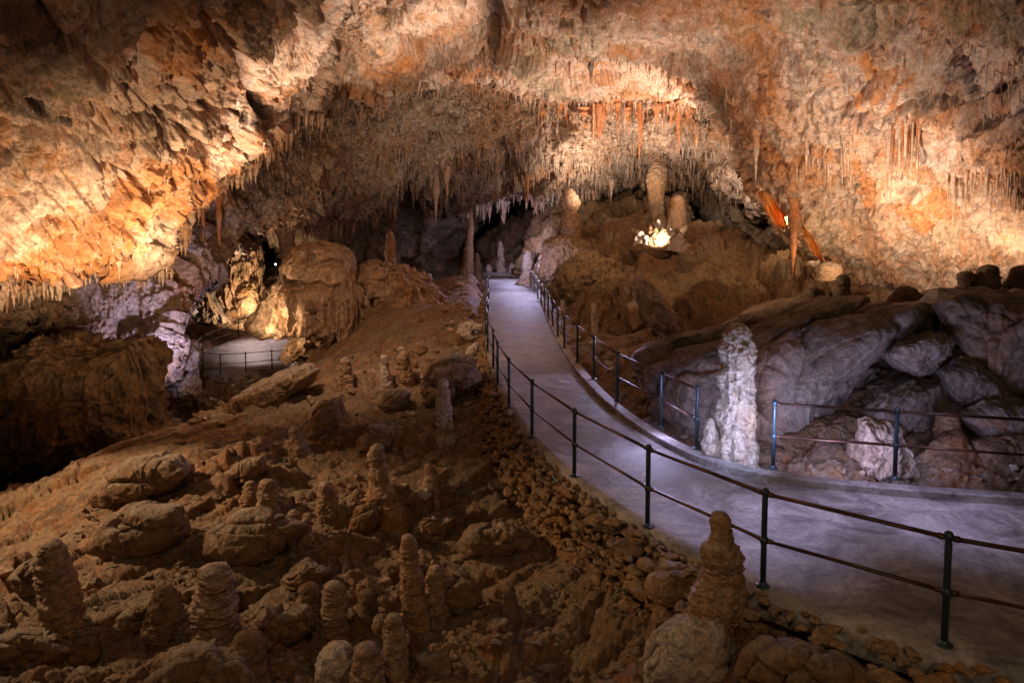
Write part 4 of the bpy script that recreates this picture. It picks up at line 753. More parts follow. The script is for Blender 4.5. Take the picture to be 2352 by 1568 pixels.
# skyline and background
SK = [([(432, 1310, 3), (442, 1310, 12), (452, 1310, 20), (466, 1310, 23), (480, 1310, 19), (487, 1310, 15), (496, 1311, 20), (520, 1312, 24), (545, 1312, 22), (575, 1312, 25)], 44, M_flow, 'two tiered bell shaped stalagmite standing on the mound', .0),
      ([(366, 1512, 6), (376, 1512, 14), (392, 1510, 21), (412, 1508, 24), (432, 1507, 20), (455, 1506, 17), (480, 1506, 18), (500, 1508, 22)], 52, M_mound, 'massive rounded stalagmite on the mound below the lit ceiling', .0),
      ([(448, 1558, 6), (458, 1556, 14), (480, 1555, 18), (505, 1555, 20)], 51, M_stal, 'short yellowish stalagmite right of the massive rounded one', .05),
      ([(460, 1084, 3), (470, 1083, 5), (500, 1081, 6), (530, 1080, 8), (560, 1078, 9), (590, 1075, 12), (615, 1073, 14)], 54, M_stal, 'slender ringed white stalagmite rising left of the path end', .12),
      ([(530, 896, 4), (540, 896, 8), (570, 897, 11), (600, 898, 12), (622, 898, 12)], 35, M_stal, 'thin reddish stalagmite on top of the flowstone dome', .04),
      ([(574, 1213, 5), (582, 1213, 10), (610, 1211, 12), (640, 1208, 14), (652, 1206, 20)], 43.5, M_pale, 'knobbly lavender white stalagmite at the right edge of the path end', .08),
      ([(552, 1148, 3), (560, 1148, 6), (590, 1150, 8), (622, 1150, 12)], 56, M_grey, 'white stalagmite standing behind the end kerb of the path', .08),
      ([(606, 1122, 3), (611, 1122, 6), (622, 1122, 8), (632, 1122, 9)], 55.5, M_grey, 'low white stalagmite left of the path end', .08),
      ([(604, 1176, 3), (609, 1176, 6), (622, 1176, 8)], 55, M_grey, 'thin white stub near the middle of the path end', .08),
      ([(580, 1096, 2), (586, 1096, 5), (604, 1097, 7), (630, 1098, 10)], 50, M_grey, 'white stub right of the slender ringed stalagmite', .08),
      ([(600, 1238, 4), (608, 1238, 9), (640, 1240, 13), (670, 1244, 16)], 41, M_pale, 'rounded whitish stalagmite at the top of the far railing', .06),
      ([(688, 1292, 3), (694, 1292, 6), (730, 1293, 8), (748, 1294, 9)], 30, M_pale, 'small pale post like stalagmite beside the far railing', .08),
      ([(695, 1364, 3), (700, 1364, 6), (730, 1365, 7), (765, 1368, 9)], 25.5, M_pale, 'pale thin stalagmite in front of the grooved rock dome', .08),
      ([(658, 1868, 8), (664, 1868, 18), (676, 1868, 22), (700, 1868, 27)], 15.4, M_mound, 'squat dark stalagmite leftmost on the boulder skyline', .12),
      ([(630, 1936, 6), (636, 1936, 13), (650, 1935, 15), (665, 1933, 20), (700, 1931, 25)], 15.2, M_mound, 'stacked dark stalagmite second from the left on the boulder skyline', .13),
      ([(670, 1972, 5), (676, 1972, 12), (700, 1972, 16)], 15.2, M_mound, 'tiny dark stub on the skyline right of the stacked stalagmite', .1),
      ([(656, 2080, 10), (662, 2080, 20), (680, 2082, 30)], 15., M_mound, 'low dark cap on the middle of the boulder skyline', .1),
      ([(622, 2221, 10), (627, 2221, 18), (640, 2220, 19), (655, 2219, 18), (672, 2218, 22)], 14.2, M_mound, 'blocky dark stalagmite on the skyline at right', .13),
      ([(607, 2272, 8), (612, 2272, 17), (620, 2266, 22), (640, 2264, 24), (672, 2260, 34)], 14.2, M_mound, 'tallest dark stacked stalagmite on the skyline at right', .14),
      ([(608, 2350, 10), (614, 2350, 20), (635, 2348, 23), (672, 2346, 30)], 14.2, M_mound, 'dark stalagmite cut by the right edge on the skyline', .12),
      ([(1006, 1960, 4), (1012, 1960, 10), (1025, 1960, 14), (1040, 1958, 12), (1060, 1958, 14)], 11.0, M_pale, 'little white knobbed stalagmite behind the short right railing', .1),
      ([(945, 2176, 8), (955, 2176, 22), (985, 2174, 28), (1020, 2172, 27), (1060, 2170, 26), (1098, 2170, 30)], 11.3, M_stal, 'wide grooved column standing under the grey boulders at right', .09),
      ([(990, 2345, 6), (1000, 2345, 18), (1040, 2345, 24), (1105, 2345, 26)], 11.0, M_stal, 'grooved column at the right edge behind the railing', .09),
      ([(600, 1905, 14), (612, 1906, 26), (630, 1906, 30), (660, 1908, 30), (690, 1910, 34)], 24, M_stal, 'drum shaped ribbed stalagmite lit orange below the right wall', .12),
      ([(500, 655, 22), (530, 656, 20), (560, 658, 17), (590, 664, 18), (640, 668, 22)], 42, M_stal, 'thick rough column behind the skull shaped boulder', .07),
      ([(735, 14, 20), (760, 16, 14), (790, 18, 12), (820, 22, 13), (850, 30, 20)], 27, M_stal, 'slim tan column at the far left edge', .03),
      ([(768, 99, 1), (780, 98, 3), (800, 96, 5), (820, 90, 9)], 21.5, M_pale, 'thin bent pale stalagmite on the dark flowstone at left', .05)]
md = lambda x, y: front(C4, x, y)
for i, (pr, d, m, lb_, te) in enumerate(SK):
    if 'two tiered' in lb_: d = md(1310, 560) - .6
    if 'massive' in lb_: d = md(1508, 492) + .3
    if 'yellowish' in lb_: d = md(1556, 508) + .1
    column('stalagmite', pr, d, m, lb_, 'stalagmite' if 'column' not in lb_ else 'rock column', seg=40, terr=te, lump=.12, freq=1., seed=i + 60, down=1.2 if d > 20 else .5, curtain=.08 if 'groov' in lb_ or 'column' in lb_ else 0)
# illuminated crystal nest on the mound
nest = [('leftmost small white stub', 1462, 548, 6, 14), ('second small white stub from the left', 1474, 540, 8, 20), ('third white stub from the left', 1486, 548, 7, 16), ('leaning white stub left of the dark cone', 1496, 530, 9, 26), ('dark cone in the middle', 1508, 538, 9, 34), ('broad pinkish stub right of the dark cone', 1524, 536, 12, 28), ('tall white stub right of the broad pinkish one', 1538, 528, 9, 24), ('low white stub before the right end', 1550, 542, 9, 18), ('second white stub from the right', 1562, 544, 8, 18), ('rightmost white stub', 1573, 552, 7, 12), ('upper white leaf shaped stub', 1513, 511, 6, 16)]
for i, (lb_, x, y, r, hh) in enumerate(nest):
    column('stalagmite', [(y - hh * .5, x - 2, 1.5), (y - hh * .3, x - 1, r * .5), (y, x, r * .8), (y + hh * .6, x + 2, r * 1.3)], md(x, y + hh * .4) - .8 - .15 * (i % 3), M_floor if 'dark' in lb_ else M_pale, lb_ + ' of the floodlit nest on the mound', group='floodlit stubs on the mound', seg=30, terr=.1, lump=.7, seed=i + 90, curtain=.3)
blob('rock', [(1440, 572), (1470, 560), (1520, 564), (1570, 560), (1590, 572), (1560, 595), (1480, 600)], md(1515, 585) - .6, .7, M_mound, 'brown ledge hiding the lamp in front of the floodlit nest', 'rock')

# ------------------------------------------------------------------ STALACTITES
def titegeo(seed, seg=10, n=14, bulge=0.):
    r0 = np.random.RandomState(seed); t = np.linspace(0, 1, n); r = (1 - t) ** (.75 + .5 * r0.rand()) * (1 + .22 * np.sin(t * 17 + seed)) + .03
    r = r * (1 + .35 * perlin(np.stack([t * 5, t * 0 + seed * 1.7, t * 0], 1)))
    c = np.stack([.25 * perlin(np.stack([t * 2, t * 0 + seed, t * 0], 1)) * t, .25 * perlin(np.stack([t * 2 + 9, t * 0 + seed, t * 0], 1)) * t, -t], 1)
    th = np.linspace(0, 2 * math.pi, seg, endpoint=False)
    V = c[:, None] + np.stack([np.cos(th), np.sin(th), th * 0], 1)[None] * (r[:, None] * (1 + .22 * perlin(np.stack([np.cos(th) * 2 + seed, np.sin(th) * 2, th * 0], 1)))[None])[:, :, None]
    I = np.arange(n * seg).reshape(n, seg); J = np.roll(I, -1, 1); Q = np.stack([I[:-1].ravel(), I[1:].ravel(), J[1:].ravel(), J[:-1].ravel()], 1)
    T = np.stack([I[-1], np.full(seg, n * seg), J[-1]], 1); V = np.concatenate([V.reshape(-1, 3), [c[-1] + [0, 0, -.03]]]); return V, [Q, T]
M_titeR = rock_mat('rust_stalactite_rock', (.42, .20, .10), (.46, .14, .03), (.16, .07, .04), (.4, .25, .1), scale=1.4, streak=.6, bump=.3, speck=.2)
TG = [titegeo(k) for k in range(8)]; TM = {}
def tite(px, py, lenp, wp, patch, label, group, mat, seed, off=0.):
    """hangs with its root at pixel (px,py)"""
    p = surf(patch, px, py) if not isinstance(px, np.ndarray) else px; d = p[1]; k = d / F; p = p * (1 + min(off, 0) * .3 / d) + np.array([0, 0, CAMZ]) * (-min(off, 0) * .3 / d); Ln = lenp * k; w = wp * k
    key = (seed % 8, mat.name)
    if key not in TM:
        V, Fc = TG[seed % 8]; o = mk('stalactite', V, Fc, mat); TM[key] = o.data
    else:
        o = bpy.data.objects.new('stalactite', TM[key]); COL.objects.link(o)
    o.location = (p[0], p[1], p[2] + .15 * Ln); o.scale = (w, w, Ln * 1.15); o.rotation_euler = (0, 0, seed * 1.3); return tag(o, label, 'stalactite', group)
def along(line, n):
    q = res(line, n); return q + rng.normal(size=q.shape) * [3, 2]
lip1 = [(0, 690), (50, 645), (100, 660), (160, 636), (215, 592), (262, 604), (300, 577), (350, 590), (372, 540), (420, 515), (440, 465), (482, 455), (505, 408), (545, 372), (575, 365), (600, 325), (650, 290), (688, 232)]
lip2 = [(690, 515), (730, 495), (800, 485), (880, 462), (940, 395), (985, 472), (1020, 445), (1060, 480), (1100, 455), (1150, 462), (1180, 435), (1225, 462), (1290, 432), (1340, 400), (1400, 432), (1470, 420), (1500, 430), (1560, 434), (1600, 445)]
k = 0
BL, BX, BY = bottoms(C1, 0, 735, 150, 720)
for q in rng.choice(len(BL), 84, replace=False):
    L_ = rng.choice([16, 22, 32, 46, 64], p=[.22, .3, .26, .15, .07]); tite(BL[q], 0, L_, L_ * rng.uniform(.15, .24) + 2., C1, 'pointed cream stalactite in the lit fringe of the left ceiling slab', 'stalactites fringing the lit left ceiling', M_tite, k); k += 1
BM, MX, MY = bottoms(C2, 640, 1700, 340, 560)
for q in rng.choice(len(BM), 76, replace=False):
    L_ = rng.choice([14, 20, 28, 42], p=[.3, .3, .28, .12]); tite(BM[q], 0, L_, L_ * rng.uniform(.13, .2) + 1.3, C2, 'thin stalactite in the fringe over the dark back passage', 'stalactites fringing the inner ceiling', M_tite, k); k += 1
for x in np.sort(rng.uniform(1205, 1630, 62)):
    y = 234 + rng.uniform(-8, 22); L_ = 22 + 95 * rng.rand() ** 1.5 * (.45 + .55 * abs(math.sin(x / 37))) ; tite(x, y, L_, rng.choice([2.5, 4, 6, 9, 13], p=[.2, .3, .25, .15, .1]), C2, 'rust brown dripstone blade hanging behind the lit ceiling lip', 'rust brown drapery under the lit lip', M_tite if k % 5 == 0 else M_titeR, k, -.5); k += 1
big = [(455, 470, 100, 8, C2, 'long brown stalactite hanging left of the pair in the gap below the left slab', M_titeR, -1.), (480, 450, 105, 9, C2, 'long brown stalactite hanging right of the pair in the gap below the left slab', M_titeR, -1.), (1208, 390, 75, 7, C2, 'thick orange stalactite hanging over the mound at left', M_titeR, -1), (1002, 400, 118, 11, C2, 'pale column like stalactite hanging above the slender white stalagmite', M_tite, -1), (1022, 380, 70, 9, C2, 'paler shorter stalactite beside the column like one', M_tite, -1),
       (1470, 400, 60, 7, C2, 'pale stalactite pointing at the mound top', M_tite, -1), (1390, 400, 50, 8, C2, 'fang shaped stalactite above the dark opening', M_tite, -1), (1357, 112, 46, 12, C1, 'blue grey drop shaped stalactite on the bright centre ceiling', M_grey, -.6), (1558, 120, 90, 6, C1, 'tall dark stalactite at the right of the lit lip', M_tite, -.5), (1545, 130, 40, 5, C1, 'short dark stalactite beside the tall dark one', M_tite, -.5),
 (1752, 290, 110, 11, C1, 'faint stalactite drapery on the wall near the lit diagonal edge', M_tite, -.1),
       (1860, 320, 70, 8, C1, 'rosy stalactite drapery on the upper right wall', M_tite, -.2), (2205, 400, 60, 6, C1, 'short stalactite on the far right wall', M_tite, -.2), (1835, 470, 158, 14, C1, 'long brown spike hanging in front of the orange glow', M_titeR, -1.0), (350, 560, 70, 9, C1, 'forked cream stalactite ending the lit slab above the lavender wall', M_tite, .2), (262, 590, 45, 7, C1, 'cream stalactite tuft over the lavender wall', M_tite, .2), (107, 655, 40, 6, C1, 'dangling cream spike near the left edge', M_tite, .2)]
for x, y, L_, w, pt, lb_, m, off in big: tite(x, y, L_, w, pt, lb_, None, m, k, off); k += 1
for i in range(24):
    x = 2040 + i * 3.2 + rng.normal(); tite(x, 268 + abs(i - 12) * 2.2 + rng.uniform(0, 10), rng.uniform(95, 150) + (60 if i in (2, 19) else 0), rng.uniform(2.2, 5), C1, 'slim rib of the stalactite cluster in the middle of the right wall', 'ribbed stalactite cluster on the right wall', M_tite if i % 3 else M_titeR, k, -.35); k += 1
def sprinkle(pt, n, box, lo, hi, wr, cond=None):
    out = []
    for x, y in zip(rng.uniform(box[0], box[1], n), rng.uniform(box[2], box[3], n)):
        if cond is None or cond(x, y): L_ = rng.uniform(lo, hi); out.append((surf(pt, x, y), L_, L_ * wr + .8, rng.randint(99)))
    return out
def fringe(B, n, lo, hi, wr):
    return [(B[q] + rng.normal(size=3) * [.05, .2, .05], L_, L_ * wr + 1., rng.randint(99)) for q in rng.randint(0, len(B), n) for L_ in [lo + (hi - lo) * rng.rand() ** 2]]
def titestuff(name, items, mat, label):
    parts = []
    for p, L_, w, sd in items:
        V, Fc = TG[sd % 8]; k = p[1] / F; c, s = math.cos(sd), math.sin(sd); V = V * [w * k, w * k, L_ * k * 1.25]
        parts.append((np.stack([V[:, 0] * c - V[:, 1] * s, V[:, 0] * s + V[:, 1] * c, V[:, 2]], 1) + p + [0, 0, .22 * L_ * k], Fc))
    V, Fc = join(parts); tag(mk(name, V, Fc, mat), label, kind='stuff')
ly = lambda x: np.interp(x, [a for a, b in lip1], [b for a, b in lip1])
items = fringe(BL, 900, 7, 38, .17) + sprinkle(C1, 700, (0, 740, 120, 640), 4, 20, .13, lambda x, y: y < ly(x) - 4 and y > ly(x) - 170) + sprinkle(C1, 240, (0, 740, 60, 600), 4, 12, .13, lambda x, y: y < ly(x) - 60)
items += sprinkle(C1, 380, (1650, 2352, 60, 560), 5, 26, .09, lambda x, y: y < 320 + (x - 1650) * .45) + sprinkle(C1, 90, (2180, 2352, 385, 450), 20, 62, .06) + sprinkle(C1, 40, (2235, 2352, 150, 260), 10, 40, .07) + sprinkle(C1, 50, (1840, 1960, 300, 420), 14, 50, .07)
items += sprinkle(C1, 190, (1150, 1600, 60, 222), 5, 26, .1) + sprinkle(C1, 200, (740, 1120, 60, 190), 5, 20, .12)
BC, _, _ = bottoms(C1, 1120, 1620, 150, 300); items += fringe(BC, 260, 5, 22, .15); BD, _, _ = bottoms(C1, 740, 1120, 120, 330); items += fringe(BD, 260, 6, 26, .14)
titestuff('stalactite_fringe', items, M_tite, 'tiny drip points covering the cream ceiling')
items = fringe(BM, 1300, 7, 34, .15) + sprinkle(C2, 1500, (560, 1720, 200, 450), 5, 26, .13) + sprinkle(C2, 500, (900, 1640, 330, 450), 10, 34, .12)
titestuff('stalactite_fringe', items, M_mid, 'tiny drip points covering the inner ceiling')

# orange translucent curtains
def curtain(name, pts, wpx, d, label):
    m_ = np.array(pts, float); n = 40; q = res(pts, n); t = np.linspace(0, 1, n); ww = wpx * (np.sin(np.pi * np.clip(t * .95 + .05, 0, 1)) ** .7 + .35 * perlin(np.stack([t * 7, t * 0 + d, t * 0], 1))) + 1.5
    s = np.linspace(-1, 1, 13); PX = q[:, 0][:, None] + s[None] * ww[:, None]; PY = q[:, 1][:, None] + s[None] * 1.; D = d + .3 * np.cos(s * 9)[None] + .25 * np.sin(t * 13)[:, None] * s[None]
    V = P(PX.ravel(), PY.ravel(), D.ravel()); V2 = V + [0, .09, 0]; I = np.arange(n * 13).reshape(n, 13); N0 = n * 13
    Q = np.stack([I[:-1, :-1].ravel(), I[1:, :-1].ravel(), I[1:, 1:].ravel(), I[:-1, 1:].ravel()], 1); rim = list(I[0]) + list(I[1:, -1]) + list(I[-1, ::-1][1:]) + list(I[::-1, 0][1:-1])
    R = np.array([(rim[i], rim[(i + 1) % len(rim)], rim[(i + 1) % len(rim)] + N0, rim[i] + N0) for i in range(len(rim))])
    tag(mk(name, np.concatenate([V, V2]), np.concatenate([Q, Q[:, ::-1] + N0, R]), M_glow), label, 'stalactite curtain')
M_glow, nt_, b_ = new_mat('translucent_orange_calcite'); tr_ = nt_.nodes.new('ShaderNodeBsdfTranslucent'); tr_.inputs[0].default_value = (.95, .42, .07, 1)
nz_ = nt_.nodes.new('ShaderNodeTexNoise'); nz_.inputs['Scale'].default_value = 2.; cr_ = nt_.nodes.new('ShaderNodeValToRGB'); cr_.color_ramp.elements[0].position = .4; cr_.color_ramp.elements[1].position = .6; cr_.color_ramp.elements[0].color = (.7, .28, .05, 1); cr_.color_ramp.elements[1].color = (.95, .66, .35, 1)
nt_.links.new(nz_.outputs[0], cr_.inputs[0]); nt_.links.new(cr_.outputs[0], b_.inputs['Base Color']); nt_.links.new(cr_.outputs[0], tr_.inputs[0])
ms_ = nt_.nodes.new('ShaderNodeMixShader'); ms_.inputs[0].default_value = .6; nt_.links.new(b_.outputs[0], ms_.inputs[1]); nt_.links.new(tr_.outputs[0], ms_.inputs[2]); nt_.links.new(ms_.outputs[0], nt_.nodes['Material Output'].inputs[0])
curtain('stalactite_curtain', [(1752, 440), (1770, 468), (1784, 497), (1800, 528)], 16, 28.6, 'glowing orange dripstone curtain above the long brown spike')
curtain('stalactite_curtain', [(1846, 520), (1862, 550), (1875, 580), (1898, 608)], 9, 26.2, 'glowing orange dripstone curtain right of the long brown spike')

# the one lamp whose face shows: a small bluish floodlight in the far opening
M_lens, nt_, b_ = new_mat('lit_lamp_glass'); b_.inputs['Emission Color'].default_value = (.6, .85, 1, 1); b_.inputs['Emission Strength'].default_value = 12
fl = empty('floodlight', P(633, 607, 57.5), 'tiny bluish white floodlight shining in the far opening left of the flowstone boulder', 'floodlight')
hv, hf = lathe([(.09, .30), (.10, .10), (.11, .0), (.10, -.01)], 16); hv = np.stack([hv[:, 0], hv[:, 2], hv[:, 1]], 1); mk('housing', hv, hf, M_post, parent=fl)
lv, lf = lathe([(.02, -.05), (.05, -.04), (.075, .0), (.07, .03)], 16); lv = np.stack([lv[:, 0], lv[:, 2], lv[:, 1]], 1); mk('lens', lv, lf, M_lens, parent=fl)
pv2, pf2 = tube([(0, .1, -.1), (0, .1, -1.6)], .03, 8); mk('stake', pv2, pf2, M_post, parent=fl)

# ------------------------------------------------------------------ DRY STONE WALL, loose rocks, gravel
def stones(line, n, sz, z0, rows, side, seed):
    r0 = np.random.RandomState(seed); t = np.gradient(line, axis=0); t /= np.linalg.norm(t, axis=1)[:, None]; nrm = np.stack([-t[:, 1], t[:, 0]], 1) * side
    RG = [rockgeo(200 + i, 2, (1, .8, .6), .36, .16) for i in range(12)]; parts = []
    s = np.concatenate([[0], np.cumsum(np.linalg.norm(np.diff(line, axis=0), axis=1))])
    for row in range(rows):
        u = r0.uniform(0, sz)
        while u < s[-1]:
            a = sz * r0.choice([.5, .8, 1.1, 1.6], p=[.3, .35, .25, .1]) * r0.uniform(.8, 1.2); x, y = np.interp(u, s, line[:, 0]), np.interp(u, s, line[:, 1]); i = min(len(line) - 1, np.searchsorted(s, u)); nx, ny = nrm[i]
            V, T = RG[r0.randint(12)]; V = V * a * .62 * r0.uniform(.8, 1.15, 3); ang = math.atan2(t[i, 1], t[i, 0]) + r0.normal() * .4; c, sn = math.cos(ang), math.sin(ang)
            V = np.stack([V[:, 0] * c - V[:, 1] * sn, V[:, 0] * sn + V[:, 1] * c, V[:, 2]], 1)
            off = .05 + .07 * row + r0.uniform(-.06, .09); parts.append((V + [x + nx * off, y + ny * off, z0 - row * sz * .55 + r0.normal() * .03], T)); u += a * 1.02
    return join(parts)
V, Fc = stones(LW, 0, .17, -.08, 7, -1, 5); tag(mk('dry_stone_wall', V, Fc, M_wall, smooth_=False), 'rough dry stone wall holding up the near side of the footpath', 'stone wall')
V, Fc = stones(np.concatenate([LOW[60:], LOW[:1]]), 0, .34, ZL - .2, 2, -1, 6); tag(mk('dry_stone_wall', V, Fc, M_wall, smooth_=False), 'low dry stone edge under the lower viewing loop', 'stone wall')
RK = [rockgeo(300 + i, 4, (1, rng.uniform(.6, 1), rng.uniform(.45, .8)), .24, .07) for i in range(12)]; RM = {}
def put_rock(px, py, rpx, mat, label, group, seed):
    q = fhit(px, py); r = rpx * q[1] / F; key = (seed % 12, mat.name)
    if key not in RM: V, T = RK[seed % 12]; o = mk('rock', V, T, mat); RM[key] = o.data
    else: o = bpy.data.objects.new('rock', RM[key]); COL.objects.link(o)
    o.location = (q[0], q[1], q[2] + r * .15); o.scale = (r, r * random.uniform(.8, 1.2), r * random.uniform(.8, 1.2)); o.rotation_euler = (random.uniform(-.4, .4), random.uniform(-.4, .4), random.uniform(0, 6.28)); return tag(o, label, 'rock', group)
slope = [(0, 1300), (120, 1180), (300, 1080), (520, 1000), (640, 930), (760, 850), (1000, 800), (1090, 760), (1100, 880), (1180, 1000), (1290, 1110), (1450, 1220), (1580, 1310), (1500, 1568), (0, 1568)]
zones = [('small brown rock low on the left foreground slope', lambda x, y: x < 600 and y > 1250), ('small tan rock on the upper left slope near its crest', lambda x, y: x < 600), ('small rock among the stalagmites in the centre foreground', lambda x, y: y > 1250 and x < 1050), ('loose rock on the middle of the clay slope', lambda x, y: y > 1000 and x < 1050),
         ('loose rock on the upper slope near the flowstone dome', lambda x, y: y <= 1000), ('loose rock in the gravelly hollow under the path wall', lambda x, y: True)]
c = 0
for i in range(50): put_rock(rng.uniform(760, 1085), rng.uniform(800, 960), rng.choice([5, 8, 12, 18], p=[.35, .3, .25, .1]), [M_rock, M_flow, M_rock, M_pale][i % 4 if i % 12 == 3 else i % 3], 'loose rock on the upper slope near the flowstone dome', 'loose rocks on the left slope', i)
for i in range(26): put_rock(rng.uniform(1010, 1105), rng.uniform(650, 760), rng.choice([4, 7, 10]), M_flow if i % 2 else M_rock, 'reddish rubble stone left of the upper path', 'rubble left of the upper path', i)
while c < 130:
    x, y = rng.uniform(0, 1560), rng.uniform(760, 1560)
    if inpoly(np.array([x]), np.array([y]), slope)[0]:
        r = rng.choice([6, 9, 13, 20, 30], p=[.3, .3, .22, .13, .05]) * (.5 + (y - 700) / 900)
        lb_ = next(l for l, f in zones if f(x, y)); put_rock(x, y, r, [M_rock, M_floor, M_rock, M_stal][c % 4], lb_, 'loose rocks on the left slope', c); c += 1
for i in range(46):
    t = rng.uniform(0, 1); x = 1330 + 290 * t + rng.normal() * 16; y = 800 + 235 * t - rng.uniform(-8, 75) * (.4 + t); rr = rng.choice([7, 11, 16, 24], p=[.35, .3, .25, .1]) * (.6 + t * .6)
    put_rock(x, y, rr, [M_pale, M_grey, M_rock][i % 3], 'pale rubble stone beside the far railing', 'rubble between the far railing and the mound', i)
for i in range(18): put_rock(rng.uniform(1780, 2340), rng.uniform(1075, 1105), rng.uniform(5, 12), M_pale if i % 2 else M_rock, 'small stone behind the kerb at right', 'stones behind the right kerb', i)
for i in range(20): put_rock(rng.uniform(400, 520), rng.uniform(900, 980), rng.uniform(5, 14), M_rock, 'dim rock in the dark pit at left', 'rocks in the dark pit', i)
parts = []; G1 = [rockgeo(400 + i, 1, (1, .8, .7), .2, .1) for i in range(6)]
px = rng.uniform(0, 1600, 9000); py = rng.uniform(800, 1568, 9000); ok = inpoly(px, py, slope); px, py = px[ok], py[ok]
dens = perlin(np.stack([px / 130, py / 90, px * 0], 1)); ok = dens > rng.uniform(-.25, .5, len(px)); px, py = px[ok][:2000], py[ok][:2000]
for i in range(len(px)):
    w_ = G(px[i], py[i], -1.2 if px[i] < 1200 else -.9); V, T = G1[i % 6]; r = rng.uniform(.02, .06) * (1 + .9 * (rng.rand() < .12)); parts.append([V * r, T, w_[0], w_[1]])
zz = floor_z(np.array([p[2] for p in parts]), np.array([p[3] for p in parts]))
V, Fc = join([(p[0] + [p[2], p[3], z], p[1]) for p, z in zip(parts, zz)]); tag(mk('gravel', V, Fc, M_rock, smooth_=False), 'scattered gravel on the clay slope', kind='stuff')
# ------------------------------------------------------------------ LIGHTS (the cave's floodlights and some added fill)
def lamp(px, py, d, e, col, tgt=None, size=60, blend=.8, rad=.08, kind=None, pos=None):
    l = bpy.data.lights.new('floodlight', 'SPOT' if tgt is not None else 'POINT'); l.energy = e; l.color = col; l.shadow_soft_size = rad
    o = bpy.data.objects.new('floodlight', l); COL.objects.link(o); p = Vector(pos if pos is not None else P(px, py, d)); o.location = p  # one name for hidden cave lamps and added fill lights alike
    if tgt is not None:
        l.spot_size = math.radians(size); l.spot_blend = blend; o.rotation_euler = (Vector(P(*tgt)) - p).to_track_quat('-Z', 'Y').to_euler()
    return o
WARM = (1., .70, .42); AMB = (1., .72, .46); PEACH = (1., .79, .63); ORG = (1., .45, .14); LAV = (.60, .57, 1.); COOL = (.72, .72, 1.); WHT = (1., .9, .78); BLUE = (.45, .7, 1.)
# left slab
lamp(330, 980, 13.5, 2200, WARM, (260, 430, 18), 110, .9, .15)
lamp(60, 840, 14.6, 760, WARM, (60, 650, 16.5), 115, .9, .12)
lamp(240, 800, 16.6, 1250, WARM, (230, 590, 18.5), 115, .9, .12)
lamp(420, 680, 19.2, 1200, WARM, (430, 490, 21), 110, .9, .12)
lamp(560, 480, 22, 800, PEACH, (570, 300, 23), 100, .9, .12)
lamp(640, 520, 21, 1300, PEACH, (680, 130, 22), 70, .9, .2)
lamp(0, 0, 0, 130, WARM, (150, 100, 11), 100, 1, .2, pos=(-5, 5, 4))
# centre lip, curtain zone
lamp(1400, 520, 33, 2500, PEACH, (1400, 170, 36), 150, 1, .2)
lamp(1230, 520, 34, 1500, PEACH, (1220, 190, 36), 140, 1, .2)
lamp(1520, 470, 40, 3600, PEACH, (1500, 200, 39), 150, 1, .2)
lamp(1560, 420, 38, 1800, PEACH, (1600, 200, 36), 100, .9, .2)
lamp(1660, 440, 38, 4000, PEACH, (1640, 310, 45), 120, .9, .2)
lamp(1400, 470, 44, 4200, PEACH, (1380, 330, 48), 130, .9, .2)
lamp(1000, 560, 38, 550, PEACH, (980, 380, 42), 90, .9, .2)
lamp(0, 0, 0, 1900, PEACH, (1350, 60, 25), 110, .9, .15, pos=(4, 25, 4.2))
lamp(0, 0, 0, 1600, PEACH, (940, 40, 22), 86, .8, .15, pos=(-1, 20, 6))
# right wall
lamp(0, 0, 0, 1000, PEACH, (1950, 250, 22), 150, .9, .2, pos=(9.5, 17.6, 3.4))
lamp(0, 0, 0, 2300, PEACH, (2080, 200, 19), 110, .9, .15, pos=(1, 17, 3.2))  # frontal fill added to lift the wall, no known fixture
lamp(2060, 628, 20, 350, AMB, (2000, 300, 21), 155, .9, .2)
lamp(2050, 655, 20.5, 600, AMB, (2050, 560, 26), 160, 1, .2)
lamp(2270, 655, 18, 500, AMB, (2280, 560, 21), 160, 1, .2)
lamp(1930, 620, 21.5, 420, AMB, (1930, 400, 24), 150, .9, .2)
lamp(1788, 500, 29.3, 130, WARM, None, rad=.05)
lamp(1874, 585, 26.8, 60, WARM)
# nest on the mound
lamp(1515, 548, md(1515, 548) - 2.2, 900, WHT, (1516, 532, md(1516, 532)), 110, .7, .05)
# mound
lamp(0, 0, 0, 1600, AMB, (1520, 620, 38), 90, .9, .3, pos=(3, 26, 8))
lamp(1250, 500, 36, 110, AMB, (1310, 500, 44), 60, 1, .1)
lamp(1210, 520, 50, 1100, (.75, .68, 1.), (1170, 580, 62), 130, .9, .3)
lamp(1180, 600, 33, 1000, (.75, .66, 1.), (1340, 640, 38), 80, .9, .3)
# path, lavender
lamp(1800, 1000, 9.3, 150, (.52, .58, 1.), (1690, 930, 10.6), 140, .9, .06)
lamp(1600, 1030, 9.7, 55, (.52, .58, 1.), (1680, 930, 10.6), 140, .9, .06)
lamp(1180, 565, 47, 650, LAV, (1172, 640, 46), 160, .9, .3)
lamp(1210, 560, 38, 650, LAV, (1190, 690, 36), 150, .9, .3)
lamp(1450, 760, 17, 230, LAV, (1300, 900, 15), 110, .9, .3)
lamp(1850, 700, 9.0, 430, LAV, (1740, 1190, 8.4), 60, 1, .3)
lamp(2080, 800, 8.6, 240, LAV, (2120, 1170, 8.8), 95, 1, .25)
lamp(0, 0, 0, 70, PEACH, (1690, 860, 10.6), 22, 1, .2, pos=(5.5, 5, 3.6))
lamp(1500, 900, 11.8, 90, LAV, (1500, 1050, 10.5), 120, .9, .3)
lamp(2160, 1050, 9.9, 60, LAV, (2180, 830, 13), 130, .9, .3)
lamp(1195, 590, 42, 90, LAV, None, rad=.2)
lamp(1900, 1060, 9.6, 170, LAV, (1950, 850, 14), 130, .9, .3)
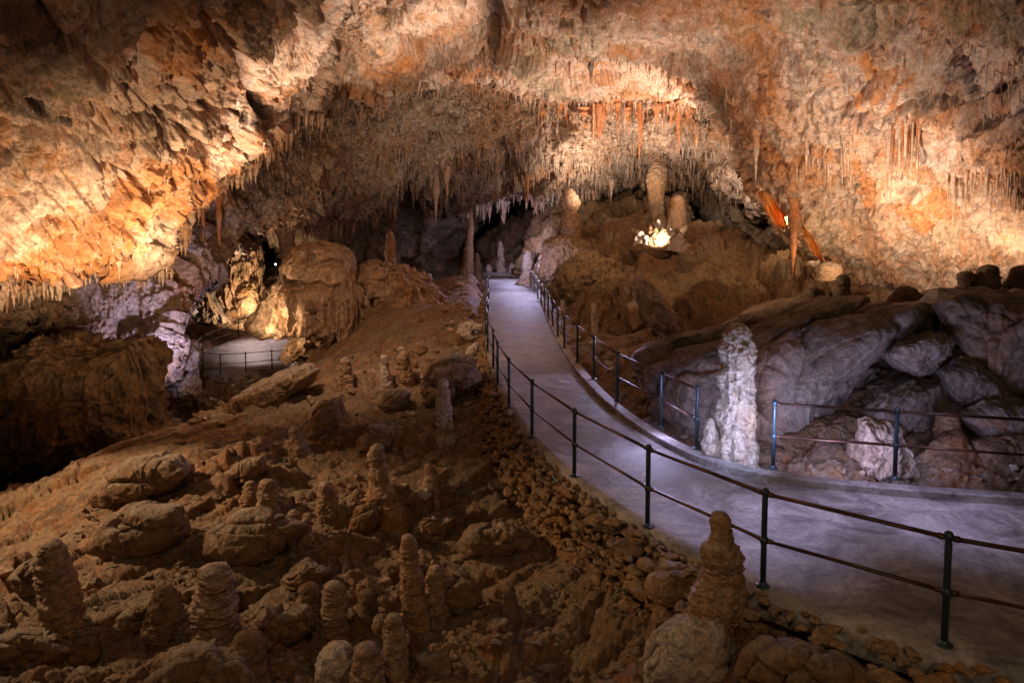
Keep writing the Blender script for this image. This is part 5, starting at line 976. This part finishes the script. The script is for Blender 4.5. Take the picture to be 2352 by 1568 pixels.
lamp(1560, 960, 11, 70, LAV, (1480, 900, 14), 130, .9, .1)
# left lower area
lamp(420, 850, 24.5, 1300, LAV, (290, 700, 27.5), 110, .9, .2)
lamp(580, 680, 44, 800, (1., .76, .74), (590, 795, 42.5), 150, .9, .3)
lamp(560, 790, 25, 1300, WARM, (690, 700, 30), 70, .9, .15)
lamp(585, 742, 48.5, 2800, WARM, (550, 640, 53), 120, .9, .1)
lamp(535, 680, 40, 2200, AMB, (550, 570, 36), 140, .9, .15)
lamp(612, 610, 64, 5000, BLUE, (606, 604, 95), 70, .9, .1)
# added fill lights, no such lamps known; they brighten slope and ceiling
lamp(0, 0, 0, 6200, (1., .64, .35), (560, 1090, 14), 95, 1, .25, pos=(-14, 10.5, 6))
lamp(0, 0, 0, 2400, (1., .66, .42), (880, 840, 24), 100, 1, .4, pos=(-6, 15, 6.5))
lamp(0, 0, 0, 600, (1., .66, .38), (900, 1250, 9), 100, 1, .6, pos=(-1, -1, 8))
lamp(0, 0, 0, 350, AMB, (1400, 100, 22), 150, 1, 1.2, pos=(3, -2, 3.0))
W = bpy.data.worlds.new('World'); S.world = W; W.use_nodes = True; W.node_tree.nodes['Background'].inputs[0].default_value = (1., .62, .42, 1); W.node_tree.nodes['Background'].inputs[1].default_value = .015

cam = bpy.data.cameras.new('camera'); co_ = bpy.data.objects.new('camera', cam); COL.objects.link(co_)
co_.location = (0, 0, CAMZ); co_.rotation_euler = (math.pi / 2 - PITCH, 0, 0); cam.lens = 24; cam.sensor_width = 36; cam.shift_y = -(784 - CY) / 2352; cam.clip_end = 400; cam.clip_start = .1
S.camera = co_
S.view_settings.view_transform = 'Standard'; S.view_settings.look = 'None'; S.view_settings.exposure = 0; S.view_settings.gamma = 1
S.cycles.use_denoising = True; S.cycles.denoising_prefilter = 'ACCURATE'; S.cycles.denoising_input_passes = 'RGB_ALBEDO_NORMAL'; S.cycles.max_bounces = 5; S.cycles.diffuse_bounces = 3; S.cycles.sample_clamp_indirect = 4; S.cycles.use_light_tree = True
S.render.resolution_x = 1024; S.render.resolution_y = 682
